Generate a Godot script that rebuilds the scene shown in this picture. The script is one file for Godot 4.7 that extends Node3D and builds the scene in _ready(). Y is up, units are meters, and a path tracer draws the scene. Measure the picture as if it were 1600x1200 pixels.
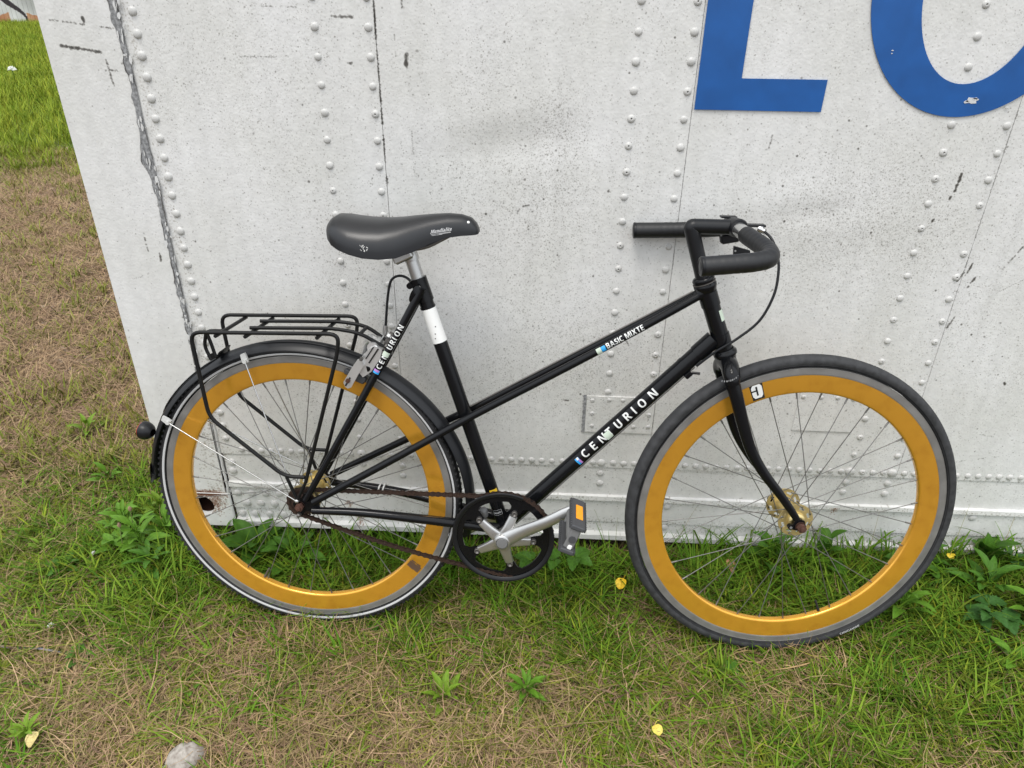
extends Node3D

const CR := Vector3(-0.4934, 0.3217, 0.2109)      # rear axle in the world; bike coordinates: x forward, y up in the frame plane, z towards the viewer
const CF := Vector3(1.0238, 0.0, 0.0065)          # front axle in bike coordinates
const BASE := Vector3(0.512, -0.339, 0.0)         # the bicycle's base between its tyres, in bike coordinates
const BB := Vector3(0.43, -0.0655, 0.0)
var BIKE := Basis(Vector3(0.99909, 0.02658, 0.03333), Vector3(-0.02142, 0.98898, -0.14650), Vector3(-0.03685, 0.14566, 0.98865)).orthonormalized()
var FORK := Basis(Vector3(0.99516, -0.01238, -0.09751), Vector3(0.01035, 0.99972, -0.02128), Vector3(0.09775, 0.02017, 0.99501)).orthonormalized()
var STEER := Vector3(-0.352, 0.936, 0.0).normalized()
var rng := RandomNumberGenerator.new()
var lumps := FastNoiseLite.new()
var patchy := FastNoiseLite.new()
var taken := {}
var M := {}


# ---------------------------------------------------------------- geometry
class Geo:
	var v := PackedVector3Array()
	var n := PackedVector3Array()
	var uv := PackedVector2Array()
	var c := PackedColorArray()
	var idx := PackedInt32Array()
	var tint := Color(1, 1, 1)

	func vert(p: Vector3, nn: Vector3, u := Vector2.ZERO) -> int:
		v.append(p)
		n.append(nn)
		uv.append(u)
		c.append(tint)
		return v.size() - 1

	func tri(a: int, b: int, d: int) -> void:
		var f := (v[b] - v[a]).cross(v[d] - v[a])
		if f.length_squared() < 1e-20:
			return
		if f.dot(n[a] + n[b] + n[d]) > 0.0:
			idx.append(a); idx.append(d); idx.append(b)
		else:
			idx.append(a); idx.append(b); idx.append(d)

	func quad(a: int, b: int, d: int, e: int) -> void:
		tri(a, b, d)
		tri(a, d, e)

	# rows of points with shared smooth normals; out: a point that lies inside (normals point away) or null
	func surf(rows: Array, wrap_u: bool, wrap_v: bool, uvs: Array = [], flip := false) -> void:
		var nv := rows.size()
		var nu: int = rows[0].size()
		var first := v.size()
		for j in nv:
			for i in nu:
				var p: Vector3 = rows[j][i]
				var il := (i - 1 + nu) % nu if wrap_u else maxi(i - 1, 0)
				var ir := (i + 1) % nu if wrap_u else mini(i + 1, nu - 1)
				var jl := (j - 1 + nv) % nv if wrap_v else maxi(j - 1, 0)
				var jr := (j + 1) % nv if wrap_v else mini(j + 1, nv - 1)
				var du: Vector3 = rows[j][ir] - rows[j][il]
				var dv: Vector3 = rows[jr][i] - rows[jl][i]
				if du.length_squared() < 1e-14:
					du = rows[jr][ir] - rows[jr][il] + rows[jl][ir] - rows[jl][il]
				var nn := du.cross(dv)
				nn = nn.normalized() if nn.length_squared() > 1e-24 else Vector3.UP
				vert(p, -nn if flip else nn, uvs[j][i] if uvs.size() else Vector2(float(i) / nu, float(j) / nv))
		for j in (nv if wrap_v else nv - 1):
			for i in (nu if wrap_u else nu - 1):
				var i2 := (i + 1) % nu
				var j2 := (j + 1) % nv
				quad(first + j * nu + i, first + j * nu + i2, first + j2 * nu + i2, first + j2 * nu + i)

	func fan(ring: PackedVector3Array, nn: Vector3) -> void:
		var mid := Vector3.ZERO
		for p in ring:
			mid += p
		var m := vert(mid / ring.size(), nn)
		var f := v.size()
		for p in ring:
			vert(p, nn)
		for i in ring.size():
			tri(m, f + i, f + (i + 1) % ring.size())

	# swept round tube; r: a number or one radius for each point
	func tube(p: PackedVector3Array, r: Variant, sides := 12, caps := true, flat := 1.0, flat_dir := Vector3.UP) -> void:
		var rows := []
		var side := Vector3.ZERO
		var uvs := []
		var along := 0.0
		for k in p.size():
			var t := (p[mini(k + 1, p.size() - 1)] - p[maxi(k - 1, 0)]).normalized()
			if k == 0:
				side = t.cross(Vector3.UP if absf(t.y) < 0.9 else Vector3.RIGHT) if flat == 1.0 else flat_dir
			else:
				along += p[k].distance_to(p[k - 1])
			side = (side - t * side.dot(t)).normalized()
			var up := t.cross(side)
			var rad: float = r if r is float else r[k]
			var ring := PackedVector3Array()
			var ru := PackedVector2Array()
			for i in sides:
				var a := TAU * i / sides
				ring.append(p[k] + (side * cos(a) * flat + up * sin(a)) * rad)
				ru.append(Vector2(float(i) / sides * 4.0, along * 20.0))
			rows.append(ring)
			uvs.append(ru)
		surf(rows, true, false, uvs, false)
		if caps:
			fan(rows[0], (p[0] - p[1]).normalized())
			fan(rows[-1], (p[-1] - p[-2]).normalized())

	# profile: Vector2(radius, height along the axis); axis through o along ax
	func lathe(profile: PackedVector2Array, o: Vector3, ax: Vector3, sides := 32, arc := TAU, start := 0.0, ref := Vector3.ZERO) -> void:
		ax = ax.normalized()
		var s := ref if ref != Vector3.ZERO else ax.cross(Vector3.UP if absf(ax.y) < 0.9 else Vector3.RIGHT).normalized()
		var t := ax.cross(s)
		var closed := is_equal_approx(arc, TAU)
		var count := sides if closed else sides + 1
		var first := v.size()
		for k in profile.size():
			var kl := maxi(k - 1, 0)
			var kr := mini(k + 1, profile.size() - 1)
			if profile[kl].is_equal_approx(profile[k]):     # a doubled point is a hard edge
				kl = k
			if profile[kr].is_equal_approx(profile[k]):
				kr = k
			var d := profile[kr] - profile[kl]
			var pn := Vector2(d.y, -d.x).normalized()
			for i in count:
				var a := start + arc * i / sides
				var rad := s * cos(a) + t * sin(a)
				vert(o + rad * profile[k].x + ax * profile[k].y, rad * pn.x + ax * pn.y, Vector2(a * 4.0, profile[k].y * 20.0 + profile[k].x * 20.0))
		for k in profile.size() - 1:
			for i in sides:
				var i2 := (i + 1) % count if closed else i + 1
				quad(first + k * count + i, first + k * count + i2, first + (k + 1) * count + i2, first + (k + 1) * count + i)

	# box with bevelled edges
	func box(mid: Vector3, size: Vector3, b := Basis(), bevel := 0.001) -> void:
		var h := size * 0.5
		bevel = minf(bevel, minf(h.x, minf(h.y, h.z)) * 0.9)
		var id := {}
		for sx in [-1, 1]:
			for sy in [-1, 1]:
				for sz in [-1, 1]:
					var s := Vector3(sx, sy, sz)
					for ax in 3:
						var q := h - Vector3.ONE * bevel
						q[ax] = h[ax]
						var nn := Vector3.ZERO
						nn[ax] = s[ax]
						var uvp := Vector2((s * q)[(ax + 1) % 3], (s * q)[(ax + 2) % 3]) * 10.0
						id[[sx, sy, sz, ax]] = vert(mid + b * (s * q), b * nn, uvp)
		for ax in 3:
			var u := (ax + 1) % 3
			var w := (ax + 2) % 3
			for s in [-1, 1]:
				var k := []
				for e in [[-1, -1], [1, -1], [1, 1], [-1, 1]]:
					var key := [0, 0, 0, ax]
					key[ax] = s; key[u] = e[0]; key[w] = e[1]
					k.append(id[key])
				quad(k[0], k[1], k[2], k[3])
				for s2 in [-1, 1]:      # the edge between faces u and w runs along ax
					var a := [0, 0, 0, u]; var d := [0, 0, 0, u]; var e2 := [0, 0, 0, w]; var f := [0, 0, 0, w]
					for key in [a, d, e2, f]:
						key[u] = s; key[w] = s2
					a[ax] = -1; d[ax] = 1; e2[ax] = 1; f[ax] = -1
					quad(id[a], id[d], id[e2], id[f])
		for sx in [-1, 1]:
			for sy in [-1, 1]:
				for sz in [-1, 1]:
					tri(id[[sx, sy, sz, 0]], id[[sx, sy, sz, 1]], id[[sx, sy, sz, 2]])

	# flat outline with a thickness; b.z is the normal of its front
	func plate(poly: PackedVector2Array, o: Vector3, b: Basis, thick: float, uv_scale := 1.0) -> void:
		var t := Geometry2D.triangulate_polygon(poly)
		for s in [1.0, -1.0]:
			var f := v.size()
			for p in poly:
				vert(o + b * Vector3(p.x, p.y, 0.5 * thick * s), b.z * s, p * uv_scale)
			for i in range(0, t.size(), 3):
				tri(f + t[i], f + t[i + 1], f + t[i + 2])
		var clock := Geometry2D.is_polygon_clockwise(poly)
		for i in poly.size():
			var p := poly[i]
			var r := poly[(i + 1) % poly.size()]
			var e := (r - p).normalized()
			var nn := b * Vector3(e.y, -e.x, 0) * (-1.0 if clock else 1.0)
			quad(vert(o + b * Vector3(p.x, p.y, 0.5 * thick), nn, p * uv_scale), vert(o + b * Vector3(r.x, r.y, 0.5 * thick), nn, r * uv_scale), vert(o + b * Vector3(r.x, r.y, -0.5 * thick), nn, r * uv_scale), vert(o + b * Vector3(p.x, p.y, -0.5 * thick), nn, p * uv_scale))

	func done(m: Material, into: ArrayMesh = null) -> ArrayMesh:
		var a := []
		a.resize(Mesh.ARRAY_MAX)
		a[Mesh.ARRAY_VERTEX] = v
		a[Mesh.ARRAY_NORMAL] = n
		a[Mesh.ARRAY_TEX_UV] = uv
		a[Mesh.ARRAY_COLOR] = c
		a[Mesh.ARRAY_INDEX] = idx
		var mesh := into if into else ArrayMesh.new()
		mesh.add_surface_from_arrays(Mesh.PRIMITIVE_TRIANGLES, a)
		mesh.surface_set_material(mesh.get_surface_count() - 1, m)
		return mesh


func pts(a: Array) -> PackedVector3Array:
	var r := PackedVector3Array()
	for p in a:
		r.append(Vector3(p[0], p[1], p[2]))
	return r


func spline(p: PackedVector3Array, per := 6) -> PackedVector3Array:
	var r := PackedVector3Array()
	for i in p.size() - 1:
		for k in per:
			r.append(p[i].cubic_interpolate(p[i + 1], p[maxi(i - 1, 0)], p[mini(i + 2, p.size() - 1)], float(k) / per))
	r.append(p[-1])
	return r


# a bent rod: straight runs with rounded corners
func bent(p: PackedVector3Array, r: float, per := 6) -> PackedVector3Array:
	var o := PackedVector3Array([p[0]])
	for i in range(1, p.size() - 1):
		var a := p[i] + (p[i - 1] - p[i]).limit_length(minf(r, p[i].distance_to(p[i - 1]) * 0.48))
		var b := p[i] + (p[i + 1] - p[i]).limit_length(minf(r, p[i].distance_to(p[i + 1]) * 0.48))
		for k in per + 1:
			var t := float(k) / per
			o.append(a.lerp(p[i], t).lerp(p[i].lerp(b, t), t))
	o.append(p[-1])
	return o


func straight(a: Vector3, b: Vector3, per := 2) -> PackedVector3Array:
	var r := PackedVector3Array()
	for k in per + 1:
		r.append(a.lerp(b, float(k) / per))
	return r


func circle(r: float, sides: int, squash := 1.0, mid := Vector2.ZERO) -> PackedVector2Array:
	var o := PackedVector2Array()
	for i in sides:
		o.append(mid + Vector2(cos(TAU * i / sides), sin(TAU * i / sides) * squash) * r)
	return o


# the outline of a string as triangles, its capitals one unit high, its width returned in the last entry
func letters(s: String, bold := true, serif := false, fine := 2) -> Array:
	if s == "I":
		var bar := PackedVector2Array()
		for k in 6:
			var a := k / 6.0
			var b := (k + 1) / 6.0
			bar.append_array([Vector2(0, a), Vector2(0.2, a), Vector2(0.2, b), Vector2(0, a), Vector2(0.2, b), Vector2(0, b)])
		return [bar, 0.2]
	var f := SystemFont.new()
	f.font_names = PackedStringArray(["Droid Serif" if serif else "Droid Sans"])
	f.font_weight = 700 if bold else 400
	var t := TextMesh.new()
	t.font = f
	t.text = s
	t.font_size = 64
	t.pixel_size = 0.01
	t.depth = 0.0
	t.curve_step = 1.0
	t.horizontal_alignment = HORIZONTAL_ALIGNMENT_LEFT
	var a := t.get_mesh_arrays()
	var out := PackedVector2Array()
	if a.is_empty() or a[Mesh.ARRAY_VERTEX] == null:
		return [out, 0.0]
	var v: PackedVector3Array = a[Mesh.ARRAY_VERTEX]
	var ix: PackedInt32Array = a[Mesh.ARRAY_INDEX] if a[Mesh.ARRAY_INDEX] != null else PackedInt32Array(range(v.size()))
	var lo := Vector2(1e9, 1e9)
	var hi := -lo
	for p in v:
		lo = lo.min(Vector2(p.x, p.y))
		hi = hi.max(Vector2(p.x, p.y))
	var tall := hi.y - lo.y
	for i in ix:
		out.append((Vector2(v[i].x, v[i].y) - lo) / tall)
	for k in fine:
		var o2 := PackedVector2Array()
		for i in range(0, out.size(), 3):
			var p := out[i]; var q := out[i + 1]; var r := out[i + 2]
			var pq := (p + q) / 2; var qr := (q + r) / 2; var rp := (r + p) / 2
			o2.append_array([p, pq, rp, pq, q, qr, rp, qr, r, pq, qr, rp])
		out = o2
	return [out, (hi.x - lo.x) / tall]


# a word set letter by letter, its capital I a plain bar
func word_shape(s: String, fine := 1) -> Array:
	var out := PackedVector2Array()
	var x := 0.0
	for ch in s:
		if ch == " ":
			x += 0.34
			continue
		var l := letters(ch, true, false, fine)
		for p in l[0]:
			out.append(p + Vector2(x, 0))
		x += l[1] + 0.13
	return [out, x - 0.13]


func put_letters(g: Geo, tris: PackedVector2Array, place: Callable) -> void:
	for i in range(0, tris.size(), 3):
		var k := []
		for j in 3:
			var w: Array = place.call(tris[i + j])
			k.append(g.vert(w[0], w[1]))
		g.tri(k[0], k[1], k[2])


# a decal point wrapped round a tube: x along the tube, y round it
func wrapped(p: Vector2, o: Vector3, d: Vector3, face: Vector3, r: float) -> Array:
	var m := face.cross(d)
	var a := p.y / r
	var nn := face * cos(a) + m * sin(a)
	return [o + d * p.x + nn * (r + 0.0004), nn]


func band(g: Geo, o: Vector3, d: Vector3, face: Vector3, r: float, x0: float, x1: float, y0: float, y1: float) -> void:
	var rows := []
	for j in 9:
		var row := PackedVector3Array()
		for i in 3:
			row.append(wrapped(Vector2(lerpf(x0, x1, i / 2.0), lerpf(y0, y1, j / 8.0)), o, d, face, r)[0])
		rows.append(row)
	g.surf(rows, false, false, [], false)


# ---------------------------------------------------------------- objects
func numbered(called: String) -> String:
	taken[called] = taken.get(called, -1) + 1
	return called if taken[called] == 0 else "%s_%03d" % [called, taken[called]]


func tag(o: Node, label := "", category := "", group := "", kind := "") -> void:
	for k in [["label", label], ["category", category], ["group", group], ["kind", kind]]:
		if k[1]:
			o.set_meta(k[0], k[1])


func base(called: String, at: Vector3) -> Node3D:
	var o := Node3D.new()
	o.name = numbered(called)
	add_child(o)
	o.position = at
	return o


func part(called: String, mesh: Mesh, parent: Node, at := Vector3.ZERO, b := Basis()) -> MeshInstance3D:
	var o := MeshInstance3D.new()
	var k := called
	var n := 0
	while parent.has_node(k):
		n += 1
		k = "%s_%03d" % [called, n]
	o.name = k
	o.mesh = mesh
	o.transform = Transform3D(b, at)
	parent.add_child(o, true)
	return o


func mat(r: float, g: float, b: float, rough: float, metal := 0.0) -> StandardMaterial3D:
	var m := StandardMaterial3D.new()
	m.albedo_color = Color(r, g, b).linear_to_srgb()
	m.roughness = rough
	m.metallic = metal
	return m


func noise(freq: float, octaves := 3, sd := 1, kind := FastNoiseLite.TYPE_SIMPLEX_SMOOTH) -> FastNoiseLite:
	var f := FastNoiseLite.new()
	f.seed = sd
	f.frequency = freq
	f.fractal_octaves = octaves
	f.noise_type = kind
	return f


func tex(freq: float, ramp: Array, size := 256, octaves := 3, sd := 1) -> NoiseTexture2D:
	var t := NoiseTexture2D.new()
	t.width = size
	t.height = size
	t.seamless = true
	t.noise = noise(freq, octaves, sd)
	var g := Gradient.new()
	g.offsets = PackedFloat32Array(ramp.map(func(e): return e[0]))
	g.colors = PackedColorArray(ramp.map(func(e): return e[1]))
	t.color_ramp = g
	return t


func bumps(freq: float, strength: float, size := 256, octaves := 3, sd := 3) -> NoiseTexture2D:
	var t := NoiseTexture2D.new()
	t.width = size
	t.height = size
	t.seamless = true
	t.as_normal_map = true
	t.bump_strength = strength
	t.noise = noise(freq, octaves, sd)
	return t


func grey(v: float) -> Color:
	return Color(v, v, v)


func materials() -> void:
	M.paint = mat(0.0055, 0.0058, 0.0068, 0.24)          # black frame paint, a little scuffed
	M.paint.roughness_texture = tex(0.03, [[0.0, grey(0.5)], [1.0, grey(1.0)]], 256, 4, 5)
	M.paint.metallic_specular = 0.36
	M.plastic = mat(0.009, 0.0095, 0.011, 0.36)
	M.plastic.metallic_specular = 0.4
	M.saddle = mat(0.0075, 0.008, 0.0098, 0.34)
	M.saddle.normal_enabled = true
	M.saddle.normal_texture = bumps(0.12, 2.0, 256, 2, 8)
	M.saddle.normal_scale = 0.15
	M.saddle.uv1_triplanar = true
	M.saddle.uv1_scale = Vector3.ONE * 18.0
	M.rack = mat(0.007, 0.007, 0.007, 0.45)
	M.rack.metallic_specular = 0.36
	M.grip = mat(0.008, 0.0085, 0.0095, 0.5)
	M.rubber = mat(0.046, 0.047, 0.05, 0.7)
	M.rubber.albedo_texture = tex(0.02, [[0.0, grey(0.55)], [0.5, grey(0.82)], [1.0, grey(1.0)]], 512, 6, 6)
	M.rubber.uv1_triplanar = true
	M.rubber.uv1_scale = Vector3.ONE * 5.0
	M.rubber_dark = M.rubber.duplicate()
	M.rubber_dark.albedo_color = Color(0.018, 0.018, 0.019).linear_to_srgb()
	M.stripe = mat(0.5, 0.5, 0.5, 0.45)
	M.gold = mat(0.82, 0.41, 0.04, 0.24, 0.6)
	M.gold.clearcoat_enabled = true
	M.gold.clearcoat = 0.7
	M.gold.clearcoat_roughness = 0.12
	M.gold.albedo_texture = tex(0.02, [[0.0, Color(0.92, 0.90, 0.88)], [0.25, Color(0.97, 0.965, 0.96)], [0.5, grey(1.0)], [1.0, grey(1.0)]], 512, 6, 12)
	M.gold.roughness_texture = tex(0.03, [[0.0, grey(0.7)], [1.0, grey(1.0)]], 256, 5, 19)
	M.gold.uv1_triplanar = true
	M.gold.uv1_scale = Vector3.ONE * 2.2
	M.track = mat(0.32, 0.31, 0.295, 0.4, 0.5)
	M.track.albedo_texture = tex(0.05, [[0.0, grey(0.8)], [1.0, grey(1.0)]], 256, 4, 13)
	M.track.uv1_triplanar = true
	M.track.uv1_scale = Vector3.ONE * 1.5
	M.alloy = mat(0.5, 0.5, 0.49, 0.38, 0.85)
	M.alloy.roughness_texture = tex(0.04, [[0.0, grey(0.7)], [1.0, grey(1.0)]], 256, 4, 14)
	M.chrome = mat(0.62, 0.62, 0.61, 0.22, 0.95)
	M.caliper = mat(0.72, 0.72, 0.71, 0.3, 0.75)
	M.steel = mat(0.16, 0.15, 0.14, 0.45, 0.7)
	M.spoke = mat(0.2, 0.195, 0.185, 0.42, 0.75)
	M.brass = mat(0.66, 0.53, 0.24, 0.3, 0.7)
	M.rust = mat(0.13, 0.055, 0.035, 0.85)
	M.rust.albedo_texture = tex(0.06, [[0.0, Color(0.45, 0.4, 0.4)], [0.5, grey(0.8)], [1.0, Color(1, 0.95, 0.9)]], 256, 4, 15)
	M.rust.uv1_triplanar = true
	M.rust.uv1_scale = Vector3.ONE * 20.0
	M.chain = mat(0.065, 0.036, 0.025, 0.6, 0.25)
	M.chain.albedo_texture = M.rust.albedo_texture
	M.chain.uv1_triplanar = true
	M.chain.uv1_scale = Vector3.ONE * 14.0
	M.white = mat(0.78, 0.78, 0.76, 0.5)
	M.sticker = mat(0.7, 0.71, 0.69, 0.45)
	M.oldsticker = mat(0.52, 0.6, 0.5, 0.55)
	M.blue = mat(0.03, 0.33, 0.72, 0.4)
	M.pink = mat(0.42, 0.2, 0.52, 0.4)
	M.amber = mat(0.85, 0.33, 0.01, 0.25)
	M.red = mat(0.4, 0.03, 0.02, 0.25)
	M.clear = mat(0.55, 0.55, 0.53, 0.3)
	M.grey_plastic = mat(0.055, 0.056, 0.06, 0.6)
	M.grey_cap = mat(0.16, 0.16, 0.16, 0.5)
	M.black = mat(0.006, 0.006, 0.006, 0.7)
	M.residue = mat(0.10, 0.055, 0.03, 0.8)
	M.yellow = mat(0.7, 0.45, 0.02, 0.5)


# ---------------------------------------------------------------- the trailer
func dent(x: float, y: float) -> float:
	var z := lumps.get_noise_2d(x * 30.0, y * 22.0) * 0.0016
	for d in [[-0.06, 1.03, 0.13, 0.035, -0.0055], [-0.13, 1.055, 0.1, 0.05, 0.002], [0.53, 0.903, 0.09, 0.012, -0.0045], [0.48, 0.925, 0.12, 0.04, 0.002], [0.62, 0.885, 0.12, 0.03, 0.0015], [0.785, 1.12, 0.05, 0.012, -0.003], [-0.2, 0.9, 0.2, 0.15, -0.004], [0.05, 0.6, 0.25, 0.12, 0.003], [1.05, 0.75, 0.15, 0.2, -0.004], [0.55, 0.62, 0.2, 0.08, -0.003], [-0.6, 0.8, 0.1, 0.3, 0.003]]:
		var u: float = (x - d[0]) / d[2]
		var w: float = (y - d[1] - 0.12 * (x - d[0])) / d[3]
		z += d[4] * exp(-u * u - w * w)
	return z


# how dirty the paint is: where the photograph shows clusters of specks
func grime(x: float, y: float) -> float:
	var g := 0.16 + 0.5 * maxf(0.0, patchy.get_noise_2d(x * 60.0, y * 40.0))
	for s in [[0.68, 0.92, 0.16, 0.12, 1.0], [0.56, 0.86, 0.16, 0.12, 0.7], [0.02, 1.08, 0.05, 0.05, 1.2], [0.03, 0.97, 0.06, 0.12, 0.7], [-0.1, 0.98, 0.1, 0.2, 0.3], [-0.02, 0.9, 0.12, 0.12, 0.6], [0.0, 0.62, 0.2, 0.18, 0.55], [-0.38, 0.68, 0.12, 0.14, 0.45], [-0.12, 1.16, 0.05, 0.06, 0.5], [-0.5, 1.0, 0.12, 0.2, 0.25], [0.78, 0.8, 0.05, 0.1, 0.4], [0.15, 0.55, 0.15, 0.12, 0.5], [0.45, 0.42, 0.3, 0.12, 0.35], [1.05, 0.62, 0.15, 0.15, 0.3], [-0.3, 0.45, 0.3, 0.12, 0.4]]:
		var u: float = (x - s[0]) / s[2]
		var w: float = (y - s[1]) / s[3]
		g += s[4] * exp(-u * u - w * w)
	if x < -0.79:
		g *= 0.28
	return g


const WX0 := -1.05
const WY1 := 1.45
const WS := 800.0            # texture pixels per metre of wall
const WW := 2048
const WH := 1200


func wall_uv(x: float, y: float) -> Vector2:
	return Vector2((x - WX0) * WS / WW, (WY1 - y) * WS / WH)


func dab(px: PackedByteArray, x: float, y: float, r: float, dark: float, col := Vector3(0.25, 0.24, 0.22)) -> void:
	var cx := (x - WX0) * WS
	var cy := (WY1 - y) * WS
	for j in range(maxi(0, int(cy - r)), mini(WH, int(cy + r) + 2)):
		for i in range(maxi(0, int(cx - r)), mini(WW, int(cx + r) + 2)):
			var d := Vector2(i + 0.5 - cx, j + 0.5 - cy).length()
			var a := clampf(r + 0.5 - d, 0.0, 1.0) * dark
			if a > 0.0:
				var k := (j * WW + i) * 3
				px[k] = int(lerpf(px[k], col.x * 255.0, a))
				px[k + 1] = int(lerpf(px[k + 1], col.y * 255.0, a))
				px[k + 2] = int(lerpf(px[k + 2], col.z * 255.0, a))


# a scratch or scuff: a broken row of dabs
func scuff(px: PackedByteArray, a: Vector2, b: Vector2, wide: float, dark: float, broken: float) -> void:
	var count := int(a.distance_to(b) * WS * 0.8) + 2
	var keep := true
	for i in count:
		if rng.randf() < 0.25:
			keep = rng.randf() > broken
		if keep:
			var p := a.lerp(b, float(i) / count) + Vector2(rng.randfn(0, 0.0007), rng.randfn(0, 0.0007))
			dab(px, p.x, p.y, wide * rng.randf_range(0.3, 1.0), dark * rng.randf_range(0.5, 1.0))


func wall_image() -> ImageTexture:
	var a := noise(0.004, 4, 21).get_image(WW, WH)
	var b := noise(0.05, 3, 22).get_image(WW, WH)
	var streak := noise(0.02, 3, 23).get_image(WW, 64)
	var da := a.get_data(); var db := b.get_data(); var ds := streak.get_data()
	var px := PackedByteArray()
	px.resize(WW * WH * 3)
	for j in WH:
		var sj := (j / 40) * WW
		for i in WW:
			var k := j * WW + i
			var w := 215.0 + (da[k] - 128) * 0.045 + (db[k] - 128) * 0.05 + (ds[sj + i] - 128) * 0.03
			px[k * 3] = int(w)
			px[k * 3 + 1] = int(w - 0.5)
			px[k * 3 + 2] = int(w - 3.5 + (da[k] - 128) * 0.012)
	# fine specks, thick where the dirt has settled
	var n := 0
	for t in 520000:
		var x := rng.randf_range(-1.0, 1.45)
		var y := rng.randf_range(0.2, 1.4)
		if rng.randf() < grime(x, y) * 0.42:
			dab(px, x, y, 0.3 + 0.8 * rng.randf() * rng.randf() * rng.randf(), rng.randf_range(0.15, 0.75), Vector3(0.30, 0.285, 0.255))
			n += 1
	for t in 3600:
		var x := rng.randf_range(-1.0, 1.45)
		var y := rng.randf_range(0.2, 1.4)
		if rng.randf() < grime(x, y) * 0.55:
			dab(px, x, y, rng.randf_range(0.5, 1.0) + 1.1 * pow(rng.randf(), 5.0), rng.randf_range(0.3, 0.8))
	# vertical rain streaks made of specks
	for t in 200:
		var x := rng.randf_range(-0.75, 1.4)
		var y := rng.randf_range(0.5, 1.4)
		var tall := rng.randf_range(0.05, 0.35)
		var wide := rng.randf_range(0.0015, 0.010)
		for k in int(tall * (180.0 + 30000.0 * wide)):
			dab(px, x + rng.randfn(0, wide), y - tall * rng.randf(), 0.6, rng.randf_range(0.05, 0.25), Vector3(0.42, 0.40, 0.36))
	# scratches and scuffs where the photograph has them
	for s in [[-0.93, 1.235, -0.81, 1.222, 1.4, 0.6, 0.35], [-0.92, 1.192, -0.845, 1.181, 2.6, 0.75, 0.05], [-0.865, 1.24, -0.865, 1.23, 2.5, 0.7, 0.2], [-0.84, 1.17, -0.835, 1.11, 1.8, 0.6, 0.6], [-0.86, 1.15, -0.82, 1.15, 1.5, 0.55, 0.5], [-0.81, 1.163, -0.797, 1.16, 1.5, 0.7, 0.1], [-0.825, 0.8, -0.825, 0.76, 2.2, 0.6, 0.4], [-0.85, 0.83, -0.848, 0.79, 1.6, 0.55, 0.4], [-0.545, 1.262, -0.46, 1.262, 1.0, 0.5, 0.4], [-0.58, 1.178, -0.51, 1.178, 0.9, 0.55, 0.05], [-0.398, 1.247, -0.36, 1.247, 2.0, 0.5, 0.3], [-0.376, 1.17, -0.364, 1.17, 1.8, 0.6, 0.2], [-0.268, 1.29, -0.268, 1.262, 2.4, 0.6, 0.1], [-0.266, 1.186, -0.266, 1.165, 3.6, 0.6, 0.15], [-0.266, 1.165, -0.266, 1.13, 1.8, 0.25, 0.5], [-0.285, 1.22, -0.285, 1.18, 1.0, 0.45, 0.3], [-0.285, 1.03, -0.285, 0.98, 0.9, 0.4, 0.4], [-0.263, 1.05, -0.263, 0.965, 1.0, 0.5, 0.5], [-0.03, 0.91, -0.045, 0.905, 1.6, 0.7, 0.2], [-0.05, 0.9, -0.056, 0.89, 1.4, 0.5, 0.2], [0.807, 0.99, 0.803, 0.955, 2.4, 0.85, 0.0], [0.8, 0.945, 0.797, 0.94, 2.2, 0.85, 0.0], [0.78, 0.9, 0.778, 0.894, 2.4, 0.85, 0.0], [0.432, 1.055, 0.43, 1.03, 1.4, 0.5, 0.2], [0.19, 0.615, 0.2, 0.6, 1.5, 0.8, 0.1], [0.885, 0.81, 0.88, 0.79, 1.8, 0.85, 0.2], [0.873, 0.79, 0.865, 0.77, 1.8, 0.85, 0.2], [0.9, 0.78, 0.89, 0.755, 2.0, 0.7, 0.2], [0.91, 0.76, 0.96, 0.75, 0.7, 0.5, 0.2], [0.96, 0.75, 1.02, 0.79, 0.7, 0.5, 0.2], [0.885, 0.69, 0.875, 0.66, 1.8, 0.7, 0.2], [1.04, 0.535, 1.045, 0.53, 2.4, 0.9, 0.0], [0.95, 0.8, 0.99, 0.88, 1.8, 0.5, 0.75], [0.97, 0.84, 1.0, 0.93, 1.5, 0.45, 0.75], [-0.78, 0.82, -0.7, 0.79, 1.0, 0.25, 0.7], [0.06, 0.455, 0.09, 0.45, 2.0, 0.6, 0.4], [-0.86, 0.74, -0.9, 0.725, 0.8, 0.4, 0.3], [1.02, 0.4, 1.2, 0.37, 1.0, 0.4, 0.7], [1.0, 0.32, 1.1, 0.34, 1.0, 0.4, 0.7]]:
		scuff(px, Vector2(s[0], s[1]), Vector2(s[2], s[3]), s[4], s[5], s[6])
	# worn black sealant along the first seam, lighter dirt along the others and beside the torn corner joint
	for t in 26:
		var y := rng.randf_range(0.95, 1.3)
		scuff(px, Vector2(-0.3195, y), Vector2(-0.3195, y - rng.randf_range(0.01, 0.05)), 1.3, 0.8, 0.3)
	for t in 40:
		var y := rng.randf_range(0.3, 1.35)
		scuff(px, Vector2(0.8725, y), Vector2(0.8725, y - 0.02), 0.9, 0.5, 0.6)
		scuff(px, Vector2(0.274, y), Vector2(0.274, y - 0.02), 0.7, 0.4, 0.6)
	for t in 900:
		dab(px, rng.randfn(-0.778, 0.006), rng.randf_range(0.26, 1.35), rng.randf_range(0.4, 1.3), rng.randf_range(0.08, 0.4), Vector3(0.45, 0.42, 0.37))
	for t in 420:
		dab(px, rng.randfn(-0.815, 0.02), rng.randf_range(0.1, 0.4), rng.randf_range(0.6, 2.0), rng.randf_range(0.1, 0.5), Vector3(0.4, 0.36, 0.3))
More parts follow.
